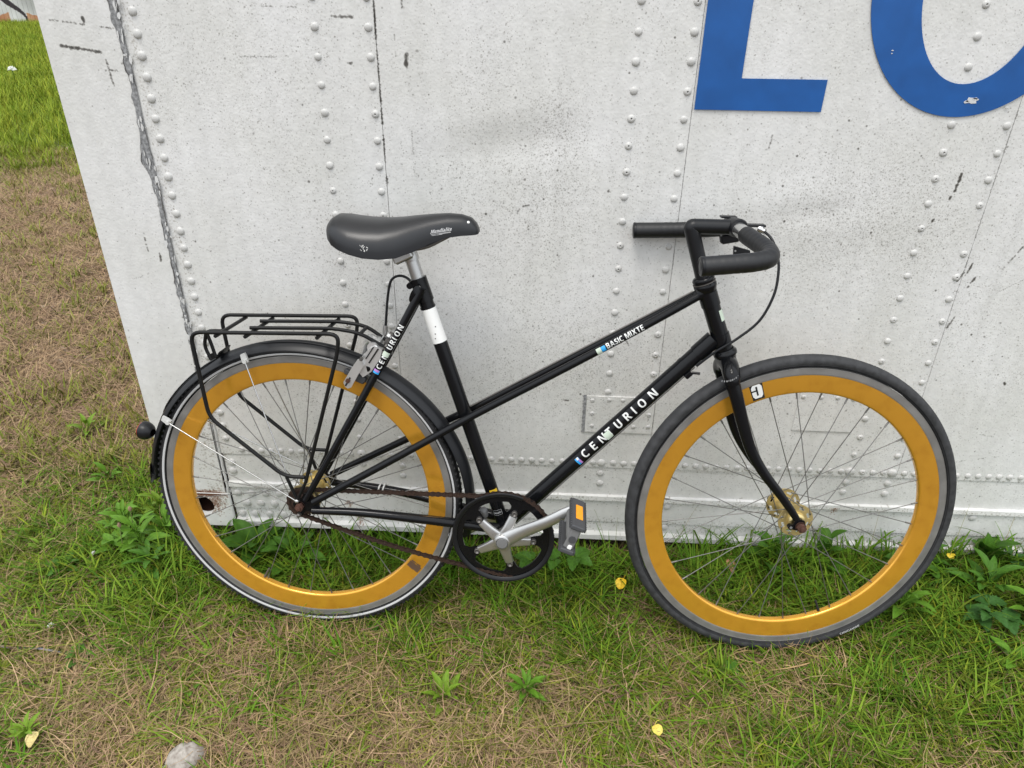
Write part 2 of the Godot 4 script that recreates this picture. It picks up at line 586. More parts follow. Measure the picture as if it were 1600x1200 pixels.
	# mossy grime held by the bottom seams
	for row in [[0.2655, 0.006, 1500], [0.166, 0.006, 1700], [0.093, 0.006, 1800], [0.158, 0.01, 800], [0.085, 0.014, 1200]]:
		for t in row[2]:
			dab(px, rng.randf_range(-0.8, 1.45), row[0] + rng.randfn(0, row[1]), rng.randf_range(0.4, 1.4), rng.randf_range(0.1, 0.5), Vector3(0.36, 0.34, 0.28))
	for t in 900:
		dab(px, rng.randf_range(-0.8, 1.45), rng.randf_range(0.03, 0.26), rng.randf_range(0.3, 1.2), rng.randf_range(0.1, 0.5), Vector3(0.38, 0.36, 0.3))
	# rust round the pocket in the corner and at a few old bolts
	for t in 1500:
		var p := Vector2(rng.randfn(-0.855, 0.028), 0.139 + rng.randfn(0, 0.005))
		if rng.randf() < 0.3:
			p = Vector2(rng.randfn(-0.83, 0.012), rng.randfn(0.112, 0.018))
		dab(px, p.x, p.y, rng.randf_range(0.5, 1.8), rng.randf_range(0.1, 0.5), Vector3(0.36, 0.2, 0.13))
	for q in [[-0.48, 0.13], [-0.455, 0.075], [0.75, 0.17]]:
		for t in 60:
			dab(px, q[0] + rng.randfn(0, 0.005), q[1] - absf(rng.randfn(0, 0.01)), 1.0, 0.4, Vector3(0.38, 0.22, 0.14))
	return ImageTexture.create_from_image(Image.create_from_data(WW, WH, false, Image.FORMAT_RGB8, px))


# a sheet of the wall with real edges: x0..x1, y0..y1 at depth z
func sheet(g: Geo, x0: float, x1: float, y0: float, y1: float, z: float, step := 0.02, warp := true) -> void:
	var nx := maxi(2, int(ceil((x1 - x0) / step)))
	var ny := maxi(2, int(ceil((y1 - y0) / step)))
	var rows := []
	var uvs := []
	for j in ny + 1:
		var row := PackedVector3Array()
		var ru := PackedVector2Array()
		for i in nx + 1:
			var x := lerpf(x0, x1, float(i) / nx)
			var y := lerpf(y0, y1, float(j) / ny)
			row.append(Vector3(x, y, z + (dent(x, y) if warp else 0.0)))
			ru.append(wall_uv(x, y))
		rows.append(row)
		uvs.append(ru)
	g.surf(rows, false, false, uvs)
	var edges := [rows[0], rows[-1], PackedVector3Array(rows.map(func(r): return r[0])), PackedVector3Array(rows.map(func(r): return r[-1]))]
	var out := [Vector3.DOWN, Vector3.UP, Vector3.LEFT, Vector3.RIGHT]
	for e in 4:
		var line: PackedVector3Array = edges[e]
		for i in line.size() - 1:
			var p := line[i]
			var q := line[i + 1]
			var up := wall_uv(p.x, p.y)
			g.quad(g.vert(p, out[e], up), g.vert(q, out[e], up), g.vert(q + Vector3(0, 0, -0.004), out[e], up), g.vert(p + Vector3(0, 0, -0.004), out[e], up))


# a long pressed profile along x: section points (y, z) from top to bottom
func rail(g: Geo, section: Array, x0: float, x1: float, step := 0.05) -> void:
	var nx := int((x1 - x0) / step) + 1
	for k in section.size() - 1:
		var a := Vector3(0, section[k][0], section[k][1])
		var b := Vector3(0, section[k + 1][0], section[k + 1][1])
		var rows := []
		var uvs := []
		for p in [b, a]:
			var row := PackedVector3Array()
			var ru := PackedVector2Array()
			for i in nx + 1:
				var x := lerpf(x0, x1, float(i) / nx)
				var wob := lumps.get_noise_2d(x * 70.0, p.y * 300.0) * 0.0012
				row.append(Vector3(x, p.y + wob, p.z + wob))
				ru.append(wall_uv(x, p.y))
			rows.append(row)
			uvs.append(ru)
		g.surf(rows, false, false, uvs)


func rivet_mesh(r: float, open: bool) -> ArrayMesh:
	var g := Geo.new()
	var pr := PackedVector2Array([Vector2(r * 1.06, -0.001), Vector2(r * 1.04, 0.0006), Vector2(r * 0.97, r * 0.17), Vector2(r * 0.84, r * 0.34), Vector2(r * 0.62, r * 0.47), Vector2(r * 0.34, r * 0.54)])
	if open:
		pr.append_array([Vector2(r * 0.26, r * 0.53), Vector2(r * 0.2, r * 0.42), Vector2(r * 0.18, r * 0.3)])
	else:
		pr.append(Vector2(0.0002, r * 0.56))
	g.lathe(pr, Vector3.ZERO, Vector3.BACK, 14)
	var m := g.done(M.rivet)
	if open:
		var h := Geo.new()
		h.lathe(PackedVector2Array([Vector2(r * 0.19, r * 0.31), Vector2(0.0002, r * 0.31)]), Vector3.ZERO, Vector3.BACK, 10)
		h.done(M.pin, m)
	return m


func trailer() -> void:
	M.wall = mat(1, 1, 1, 0.52)
	M.wall.albedo_texture = wall_image()
	M.wall.texture_repeat = true
	M.wall.normal_enabled = true
	var peel := NoiseTexture2D.new()         # orange peel in the old paint, a few millimetres across
	peel.width = 2048
	peel.height = 1200
	peel.as_normal_map = true
	peel.bump_strength = 2.0
	peel.noise = noise(0.16, 2, 31)
	M.wall.normal_texture = peel
	M.wall.normal_scale = 0.13
	M.rivet = mat(0.53, 0.525, 0.505, 0.36)
	M.pin = mat(0.09, 0.085, 0.08, 0.6)
	M.sealant = mat(0.43, 0.435, 0.44, 0.85)
	M.sealant.albedo_texture = tex(0.05, [[0.0, grey(0.55)], [1.0, grey(1.0)]], 256, 4, 33)
	M.sealant.uv1_triplanar = true
	M.sealant.uv1_scale = Vector3.ONE * 9.0
	M.flake = mat(0.61, 0.61, 0.60, 0.6)
	M.letter = mat(0.010, 0.102, 0.36, 0.4)
	M.letter.albedo_texture = tex(0.01, [[0.0, grey(0.9)], [1.0, grey(1.0)]], 256, 4, 35)
	M.body = mat(0.62, 0.62, 0.6, 0.55)
	var foot := Vector3(0.85, 0.02, -1.25)
	var t := base("truck_trailer", foot)
	tag(t, "old white riveted trailer with blue letters that the black bicycle leans on", "trailer")
	var put := func(called: String, g: Geo, m: Material) -> MeshInstance3D:
		return part(called, g.done(m), t, -foot)
	# skins between the seams
	for s in [[-0.7985, -0.3203], [-0.3193, 0.2733], [0.2742, 0.8722], [0.8731, 2.6]]:
		var g := Geo.new()
		sheet(g, s[0], s[1], 0.2665, 1.5, 0.0)
		sheet(g, s[0], s[1], 1.502, 2.7, 0.0, 0.3, false)
		put.call("side_panel", g, M.wall)
	# corner strip with its folded edge
	var cs := Geo.new()
	sheet(cs, -0.9505, -0.8005, 0.1415, 1.5, 0.0015, 0.05, false)
	sheet(cs, -0.9505, -0.8005, 1.502, 2.7, 0.0015, 0.3, false)
	put.call("corner_strip", cs, M.wall)
	# body behind the skins, closed all round
	var bd := Geo.new()
	bd.box(Vector3(0.825, 1.4325, -1.23), Vector3(3.55, 2.525, 2.4), Basis(), 0.012)
	put.call("box_body", bd, M.body)
	# bottom rail: a stepped profile under the skins, butting the corner fitting
	var rl := Geo.new()
	rail(rl, [[0.2785, -0.0035], [0.1805, -0.0035], [0.1785, 0.0035], [0.1665, 0.0045], [0.1645, -0.003], [0.094, -0.003], [0.0925, -0.0065], [0.06, -0.0065], [0.0555, 0.006], [0.0415, 0.0065], [0.04, -0.02]], -0.786, 2.6)
	put.call("bottom_rail", rl, M.wall)
	# the corner fitting with its oval pocket
	var cf := Geo.new()
	var hole := Vector2(-0.868, 0.1)
	var inner := []
	var outer := []
	var deep := []
	for i in 41:
		var a := TAU * i / 40
		var d := Vector2(cos(a), sin(a))
		inner.append(Vector3(hole.x + d.x * 0.03, hole.y + d.y * 0.031, 0.003))
		deep.append(Vector3(hole.x + d.x * 0.03, hole.y + d.y * 0.031, -0.012))
		var k := INF
		if absf(d.x) > 1e-4:
			k = minf(k, ((-0.7885 - hole.x) if d.x > 0 else (-0.9505 - hole.x)) / d.x)
		if absf(d.y) > 1e-4:
			k = minf(k, ((0.1395 - hole.y) if d.y > 0 else (0.035 - hole.y)) / d.y)
		outer.append(Vector3(hole.x + d.x * k, hole.y + d.y * k, 0.003))
	var rows := []
	var ruv := []
	for row in [outer, inner]:
		rows.append(PackedVector3Array(row))
		ruv.append(PackedVector2Array(row.map(func(p): return wall_uv(p.x, p.y))))
	cf.surf(rows, false, false, ruv)
	cf.surf([PackedVector3Array(inner), PackedVector3Array(deep)], false, false, [ruv[1], ruv[1]])
	cf.box(Vector3(-0.8695, 0.1405, -0.01), Vector3(0.162, 0.002, 0.027), Basis(), 0.0005)
	put.call("corner_fitting", cf, M.wall)
	var pk := Geo.new()                      # the hollow rusty casting behind the pocket
	pk.box(Vector3(-0.868, 0.1, -0.115), Vector3(0.110, 0.096, 0.006))
	for s in [1.0, -1.0]:
		pk.box(Vector3(-0.868 + s * 0.052, 0.1, -0.062), Vector3(0.006, 0.096, 0.100))
		pk.box(Vector3(-0.868, 0.1 + s * 0.045, -0.062), Vector3(0.098, 0.006, 0.100))
	put.call("corner_casting", pk, M.rust)
	# torn grey sealant in the corner joint and flakes of paint curling off it
	var joint := Geo.new()
	var rows2 := []
	var y := 1.5
	while y > 0.26:
		var gone := smoothstep(0.42, 0.5, y)
		var wid := (0.0035 + 0.006 * maxf(0.0, lumps.get_noise_2d(y * 900.0, 5.0)) + 0.0055 * exp(-pow((y - 0.99) / 0.05, 2.0)) + 0.004 * exp(-pow((y - 1.25) / 0.05, 2.0))) * gone + 0.0012
		var mid := -0.7955 + 0.002 * lumps.get_noise_2d(y * 300.0, 50.0) - 0.5 * wid * gone
		rows2.append(PackedVector3Array([Vector3(mid - wid, y, 0.0021), Vector3(mid - wid * 0.2, y, 0.0034 + 0.001 * lumps.get_noise_2d(y * 1500.0, 9.0)), Vector3(mid + wid * 0.7 + 0.001, y, 0.0024)]))
		y -= 0.004
	joint.surf(rows2, false, false, [], true)
	put.call("torn_sealant", joint, M.sealant)
	for side in [0, 2]:
		var crack := Geo.new()
		var cr := []
		for k in rows2.size():
			var p: Vector3 = rows2[k][side]
			var w := 0.0009 * maxf(0.0, 0.35 + 1.6 * lumps.get_noise_2d(p.y * 700.0, 30.0 + side * 40.0)) + 0.0001
			p += Vector3(0.0012 * lumps.get_noise_2d(p.y * 2600.0, 11.0 + side), 0, 0.0012)
			cr.append(PackedVector3Array([p - Vector3(w, 0, 0), p + Vector3(w, 0, 0)]))
		crack.surf(cr, false, false, [], true)
		put.call("crack", crack, M.pin)
	var fl := Geo.new()
	for k in 75:
		var fy := rng.randf_range(0.45, 1.34)
		var w := rng.randf_range(0.002, 0.006)
		var h := rng.randf_range(0.004, 0.016)
		var o := Vector3(-0.797 + rng.randfn(0, 0.004), fy, 0.0035)
		var lift := rng.randf_range(0.001, 0.005)
		var jag := rng.randf_range(-0.3, 0.3)
		fl.surf([PackedVector3Array([o, o + Vector3(w, jag * w, lift)]), PackedVector3Array([o + Vector3(-w * 0.3, -h * 0.6, 0.0004), o + Vector3(w * rng.randf_range(0.6, 1.3), -h * 0.5, lift * 0.8)]), PackedVector3Array([o + Vector3(0, -h, 0), o + Vector3(w * 0.4, -h * 1.1, 0.001)])], false, false, [], true)
	put.call("paint_flake", fl, M.flake).set_meta("kind", "stuff")
	var bead := Geo.new()
	var line := PackedVector3Array()
	for k in 60:
		line.append(Vector3(-0.792 + 0.0022 * lumps.get_noise_2d(k * 40.0, 3.0), 0.5 - k * 0.0078, 0.0005))
	bead.tube(line, 0.0035, 8)
	put.call("sealant_bead", bead, M.flake)
	# patches screwed over old damage
	for pp in [[0.114, 0.2725, 0.371, 0.4685], [0.598, 0.735, 0.395, 0.498]]:
		var g := Geo.new()
		sheet(g, pp[0], pp[1], pp[2], pp[3], 0.004, 0.03, false)
		put.call("patch_plate", g, M.wall)
	var gap := Geo.new()
	var gr := []
	for k in 30:
		var gy := lerpf(0.37, 0.472, k / 29.0)
		var gw := 0.002 + 0.005 * absf(lumps.get_noise_2d(k * 60.0, 77.0)) + 0.003
		gr.append(PackedVector3Array([Vector3(0.1125 - gw, gy, 0.0042), Vector3(0.1135, gy, 0.0046)]))
	gap.surf(gr, false, false)
	put.call("torn_sealant", gap, M.sealant)
	# blue letters
	var lt := Geo.new()
	lt.plate(PackedVector2Array([Vector2(0.2775, 1.099), Vector2(0.513, 1.0985), Vector2(0.5135, 1.1545), Vector2(0.357, 1.1545), Vector2(0.357, 1.54), Vector2(0.2775, 1.54)]), Vector3(0, 0, 0.0025), Basis(), 0.0016, 4.0)
	put.call("letter", lt, M.letter)
	var ring := Geo.new()
	var o1 := []; var i1 := []
	for k in 97:
		var a := TAU * k / 96
		o1.append(Vector3(0.757 + cos(a) * 0.1985, 1.32 + sin(a) * 0.226, 0.0033))
		i1.append(Vector3(0.757 + cos(a) * 0.111, 1.32 + sin(a) * 0.169, 0.0033))
	ring.surf([PackedVector3Array(o1), PackedVector3Array(i1)], false, false, [PackedVector2Array(o1.map(func(p): return Vector2(p.x, p.y) * 4.0)), PackedVector2Array(i1.map(func(p): return Vector2(p.x, p.y) * 4.0))])
	for e in [o1, i1]:
		ring.surf([PackedVector3Array(e), PackedVector3Array(e.map(func(p): return p + Vector3(0, 0, -0.0016)))], false, false)
	put.call("letter", ring, M.letter)
	for q in [[0.781, 1.123, 0.014], [0.774, 1.121, 0.008], [0.788, 1.126, 0.007], [0.85, 1.113, 0.006], [0.617, 1.205, 0.0025], [0.617, 1.2, 0.002]]:
		var chip := Geo.new()
		var poly := PackedVector2Array()
		for k in 9:
			poly.append(Vector2(q[0], q[1]) + Vector2(cos(TAU * k / 9), sin(TAU * k / 9) * 0.5) * q[2] * rng.randf_range(0.5, 1.0))
		chip.plate(poly, Vector3(0, 0, 0.0036), Basis(), 0.0008)
		put.call("bare_chip", chip, M.flake)
	# rivets, each a piece of its own: pairs of columns over the posts, the row along the bottom, the corner rows
	var kinds := {}
	for r in [0.005, 0.0072, 0.0084, 0.0105]:
		kinds[r] = [rivet_mesh(r, false), rivet_mesh(r, true)]
	var spots := []
	for k in 28:
		if k < 22 or k > 24:
			spots.append([-0.769, 1.3265 - k * 0.0376, 0.0084, 0.05])
	for x in [-0.432, -0.3325, 0.1612, 0.2608, 0.7597, 0.861, 1.36]:
		for k in 21:
			var ry := 0.3295 + 0.05 * k
			if not (absf(x - 0.2608) < 0.001 and (k == 7 or k == 11)) and not (x < 0.3 and x > 0.1 and k < 3) and not (absf(x - 0.861) < 0.001 and k == 11):
				spots.append([x, ry, 0.0072, 0.4 if x > 0.7 else 0.28])
		for ry in [0.2805, 0.246, 0.2155]:
			spots.append([x, ry, 0.0095 if false else 0.0084 if ry < 0.28 else 0.0105, 0.3])
	for k in 88:
		var x := -0.7345 + 0.02498 * k
		if not [-0.432, -0.3325, 0.1612, 0.2608, 0.7597, 0.861, 1.36].any(func(c): return absf(c - x) < 0.012):
			spots.append([x, 0.28, 0.0072, 0.3])
	for k in 6:
		spots.append([-0.769 + k * 0.0363, 0.143, 0.0105, 0.0])
		spots.append([-0.751 + k * 0.0367, 0.110, 0.0105, 0.05])
		spots.append([-0.771 + k * 0.0366, 0.0725, 0.0105, 0.0])
	for q in [[-0.551, 0.074], [1.092, 0.152], [0.336, 0.15], [0.337, 0.08], [-0.768, 0.2385], [-0.769, 0.213]]:
		spots.append([q[0], q[1], 0.0105, 0.0])
	for q in [[0.128, 0.458], [0.166, 0.46], [0.198, 0.46], [0.129, 0.423], [0.131, 0.388], [0.228, 0.389], [0.263, 0.39], [0.262, 0.423], [0.244, 0.461], [0.606, 0.485], [0.647, 0.485], [0.684, 0.485], [0.72, 0.483]]:
		spots.append([q[0], q[1], 0.005, 0.7])
	for s in spots:
		var z := 0.0
		if s[2] < 0.006:
			z = 0.004
		elif s[1] > 0.2665:
			z = dent(s[0], s[1])
		else:
			z = -0.0035 if s[1] > 0.09 else -0.0065
		var on := absf(s[0] - 0.757) < 0.2 and Vector2((s[0] - 0.757) / 0.1985, (s[1] - 1.32) / 0.226).length() < 1.0 and Vector2((s[0] - 0.757) / 0.111, (s[1] - 1.32) / 0.169).length() > 1.0
		if on:
			continue
		part("rivet", kinds[s[2]][1 if rng.randf() < s[3] else 0], t, Vector3(s[0] + rng.randfn(0, 0.0004), s[1] + rng.randfn(0, 0.0004), z) - foot, Basis(Vector3.BACK, rng.randf() * TAU).rotated(Vector3.RIGHT, rng.randfn(0, 0.06)).scaled(Vector3.ONE * rng.randf_range(0.93, 1.06)))


# ---------------------------------------------------------------- the bicycle
func fk(x: float, y: float, z: float) -> Vector3:       # from the steered front assembly to bike coordinates
	return CF + FORK * Vector3(x, y, z)


func wheel(bike: Node3D, at: Vector3, b: Basis, outer: float, half: float, phase: float, rear: bool) -> Node3D:
	var w := Node3D.new()
	w.name = "wheel" if rear else "wheel_001"
	bike.add_child(w)
	w.transform = Transform3D(b, at - BASE)
	w.set_meta("label", "rear wheel with a white reflective stripe on its tyre" if rear else "front wheel with a smooth grey tyre")
	var Z := Vector3.BACK
	var X := Vector3.RIGHT
	# tyre
	var g := Geo.new()
	var pr := PackedVector2Array()
	var mid := (0.3165 + outer) * 0.5 + 0.001
	var ry := outer - mid
	for k in 19:
		var a := lerpf(-PI * 0.78, PI * 0.78, k / 18.0)
		pr.append(Vector2(mid + cos(a) * ry * (1.0 if absf(a) < PI / 2 else 1.15), sin(a) * half))
	g.lathe(pr, Vector3.ZERO, Z, 128, TAU, 0.0, X)
	var ty := part("tyre", g.done(M.rubber_dark if rear else M.rubber), w)
	if rear:
		var st := Geo.new()
		for s in [1.0, -1.0]:
			var sp := PackedVector2Array([Vector2(0.3275, s * 0.0152), Vector2(0.3255, s * 0.0160), Vector2(0.3226, s * 0.0158), Vector2(0.3212, s * 0.0146)])
			if s < 0:
				sp.reverse()
			st.lathe(sp, Vector3.ZERO, Z, 128, TAU, 0.0, X)
		part("reflective_stripe", st.done(M.stripe), ty)
		# tread blocks on the shoulders
		var tr := Geo.new()
		for k in 150:
			for s in [1.0, -1.0]:
				var a := TAU * (k + (0.5 if s > 0 else 0.0)) / 150
				var rad := Vector3(cos(a), sin(a), 0)
				var tan := Vector3(-sin(a), cos(a), 0)
				var e := Basis((tan * 0.9 + Z * s * 0.35).normalized(), rad, Z).orthonormalized()
				tr.box(rad * (outer - 0.0035) + Z * s * half * 0.62, Vector3(0.006, 0.0045, 0.011), e, 0.0008)
		var trp := part("tread", tr.done(M.rubber_dark), ty)
		trp.set_meta("kind", "stuff")
	else:
		for ring in [0.3195, 0.3232]:
			var gr := Geo.new()
			gr.lathe(PackedVector2Array([Vector2(ring - 0.0007, half * 0.80), Vector2(ring, half * 0.80 + 0.0022), Vector2(ring + 0.0007, half * 0.86)]), Vector3.ZERO, Z, 128, TAU, 0.0, X)
			part("bead_line", gr.done(M.rubber_dark), ty)
		var lt := letters("CHAOYANG")
		var lg := Geo.new()
		var a0 := deg_to_rad(-63.5)
		put_letters(lg, lt[0], func(p: Vector2) -> Array:
			var r: float = 0.3288 + p.y * 0.0062
			var a: float = a0 + p.x * 0.0062 / 0.33
			var k := sqrt(maxf(0.0, 1.0 - pow((r - mid) / ry, 2.0)))
			var rad := Vector3(cos(a), sin(a), 0)
			return [rad * r + Z * (half * k + 0.0007), Z])
		part("lettering", lg.done(M.stripe), ty)
	# rim
	var rg := Geo.new()
	var prof := PackedVector2Array()
	var side := [Vector2(0.3036, 0.0108), Vector2(0.3036, 0.0108), Vector2(0.292, 0.0102), Vector2(0.278, 0.0091), Vector2(0.2715, 0.0085), Vector2(0.2688, 0.0081), Vector2(0.2668, 0.0074), Vector2(0.2656, 0.0062), Vector2(0.2649, 0.0042), Vector2(0.2646, 0.0)]
	for k in side.size():
		prof.append(side[k])
	for k in range(side.size() - 2, -1, -1):
		prof.append(Vector2(side[k].x, -side[k].y))
	prof.reverse()
	var rev := PackedVector2Array(prof)
	rev.reverse()
	rg.lathe(rev, Vector3.ZERO, Z, 160, TAU, 0.0, X)
	var rim := part("rim", rg.done(M.gold), w)
	var bt := Geo.new()
	for s in [1.0, -1.0]:
		var sp := PackedVector2Array([Vector2(0.3182, s * 0.0098), Vector2(0.3180, s * 0.0116), Vector2(0.3168, s * 0.0121), Vector2(0.3160, s * 0.0116), Vector2(0.3160, s * 0.0116), Vector2(0.3052, s * 0.0113), Vector2(0.3052, s * 0.0113), Vector2(0.3046, s * 0.0108), Vector2(0.3034, s * 0.0112), Vector2(0.3030, s * 0.0104)])
		if s < 0:
			sp.reverse()
		bt.lathe(sp, Vector3.ZERO, Z, 160, TAU, 0.0, X)
	bt.lathe(PackedVector2Array([Vector2(0.303, -0.0105), Vector2(0.303, 0.0105)]), Vector3.ZERO, Z, 64, TAU, 0.0, X)
	part("brake_track", bt.done(M.track), rim)
	# prints on the rim: u along the rim, v from its inner edge, laid on the slanted side
	var skin := func(a: float, r: float, lift: float) -> Vector3:
		return Vector3(cos(a) * r, sin(a) * r, lerpf(0.0086, 0.0109, clampf((r - 0.272) / 0.0316, 0.0, 1.0)) + lift)
	for e in ([[110.9, -0.0125, 0.0125, 0.2700, 0.3030, 0.0002, 0], [110.9, -0.0105, 0.0105, 0.2735, 0.3025, 0.0005, 1], [110.9, -0.0015, 0.0020, 0.2790, 0.2985, 0.0008, 0], [110.9, 0.0015, 0.0115, 0.2885, 0.2915, 0.0008, 0]] if not rear else [[-38.0, -0.008, 0.008, 0.2700, 0.3000, 0.0002, 2], [-38.0, 0.009, 0.012, 0.2720, 0.2960, 0.0002, 2]]):
		var sg2 := Geo.new()
		var srow := []
		for j in 7:
			var row := PackedVector3Array()
			for i in 5:
				var rr: float = lerpf(e[3], e[4], j / 6.0)
				var edge := (1.0 if e[6] == 0 else 1.0 - 0.35 * pow(absf(j / 3.0 - 1.0), 6.0)) if e[6] < 2 else 1.0 + 0.2 * lumps.get_noise_2d(j * 300.0, i * 90.0)
				row.append(skin.call(deg_to_rad(e[0]) + lerpf(e[1], e[2], i / 4.0) * edge / 0.29, rr, e[5]))
			srow.append(row)
		sg2.surf(srow, false, false)
		part("rim_sticker" if not rear else "tape_residue", sg2.done([M.black, M.white, M.residue][e[6]]), rim)
	# hub with two high slotted flanges
	var hg := Geo.new()
	var fz := 0.034
	hg.lathe(PackedVector2Array([Vector2(0.012, -0.045), Vector2(0.0175, -0.044), Vector2(0.0185, -0.036), Vector2(0.0205, -0.031), Vector2(0.0165, -0.024), Vector2(0.0155, 0.0), Vector2(0.0165, 0.024), Vector2(0.0205, 0.031), Vector2(0.0185, 0.036), Vector2(0.0175, 0.044), Vector2(0.012, 0.045)]), Vector3.ZERO, Z, 32)
	var hub := part("hub", hg.done(M.brass), w)
	for s in [1.0, -1.0]:
		var fg := Geo.new()
		for rr in [[0.0185, 0.0240], [0.0292, 0.0355]]:
			fg.lathe(PackedVector2Array([Vector2(rr[0], s * fz - 0.0014), Vector2(rr[0], s * fz - 0.0014), Vector2(rr[1], s * fz - 0.0014), Vector2(rr[1], s * fz - 0.0014), Vector2(rr[1], s * fz + 0.0014), Vector2(rr[1], s * fz + 0.0014), Vector2(rr[0], s * fz + 0.0014), Vector2(rr[0], s * fz + 0.0014), Vector2(rr[0], s * fz - 0.0014)]), Vector3.ZERO, Z, 40)
		for k in 8:
			var a := TAU * k / 8
			fg.box(Vector3(cos(a) * 0.0266, sin(a) * 0.0266, s * fz), Vector3(0.0075, 0.0085, 0.0027), Basis(Z, a), 0.0004)
		part("hub_flange", fg.done(M.brass), hub)
		var nut := Geo.new()
		nut.lathe(PackedVector2Array([Vector2(0.0001, s * 0.077), Vector2(0.0045, s * 0.077), Vector2(0.0048, s * 0.0755), Vector2(0.0048, s * 0.070)]), Vector3.ZERO, Z, 14)
		nut.plate(circle(0.0092, 6), Vector3(0, 0, s * 0.0668), Basis(), 0.0085)
		nut.lathe(PackedVector2Array([Vector2(0.0105, s * 0.0625), Vector2(0.0105, s * 0.0625), Vector2(0.0105, s * 0.060), Vector2(0.005, s * 0.060)]), Vector3.ZERO, Z, 20)
		part("axle_nut", nut.done(M.rust), hub)
		var ax := Geo.new()
		ax.lathe(PackedVector2Array([Vector2(0.005, s * 0.062), Vector2(0.005, s * 0.045), Vector2(0.0095, s * 0.045), Vector2(0.0095, s * 0.05), Vector2(0.005, s * 0.05)]), Vector3.ZERO, Z, 16)
		part("axle", ax.done(M.steel), hub)
	# spokes: laced three-cross, 32 of them, one mesh
	var r0 := 0.0308
	var r1 := 0.2652
	var cross := deg_to_rad(67.5)
	var a_ := Vector3(r0, 0, fz)
	var b_ := Vector3(cos(cross) * r1, sin(cross) * r1, 0.0015)
	var length := a_.distance_to(b_)
	var sg := Geo.new()
	sg.tube(PackedVector3Array([Vector3(0, 0, 0), Vector3(0, 0, length * 0.5), Vector3(0, 0, length - 0.012)]), 0.00098, 6, false)
	sg.tube(PackedVector3Array([Vector3(0, 0, length - 0.013), Vector3(0, 0, length + 0.001)]), 0.0019, 6, false)
	sg.lathe(PackedVector2Array([Vector2(0.0024, -0.001), Vector2(0.0018, 0.001), Vector2(0.0008, 0.0015)]), Vector3.ZERO, Vector3(0, 0, -1), 8)
	var sm := sg.done(M.spoke)
	for j in 32:
		var th := phase + TAU * j / 32
		var s := 1.0 if j % 2 == 0 else -1.0
		var dir := 1.0 if (j / 2) % 2 == 0 else -1.0
		var h := th - dir * cross
		var zz := s * (fz + dir * 0.0022)
		var p := Vector3(cos(h) * r0, sin(h) * r0, zz)
		var q := Vector3(cos(th) * r1, sin(th) * r1, s * 0.0015)
		var d := (q - p).normalized()
		var sx := d.cross(Vector3.BACK).normalized()
		part("spoke", sm, w, p, Basis(sx, d.cross(sx), d))
	# valve
	var vg := Geo.new()
	var va := deg_to_rad(-68.1) if not rear else deg_to_rad(-120.0)
	var vr := Vector3(cos(va), sin(va), 0)
	vg.tube(PackedVector3Array([vr * 0.2665, vr * 0.258]), 0.0031, 8)
	vg.tube(PackedVector3Array([vr * 0.26, vr * 0.238, vr * 0.236]), PackedFloat32Array([0.0024, 0.0024, 0.0018]), 8)
	part("valve", vg.done(M.rubber_dark if not rear else M.steel), rim)
	return w


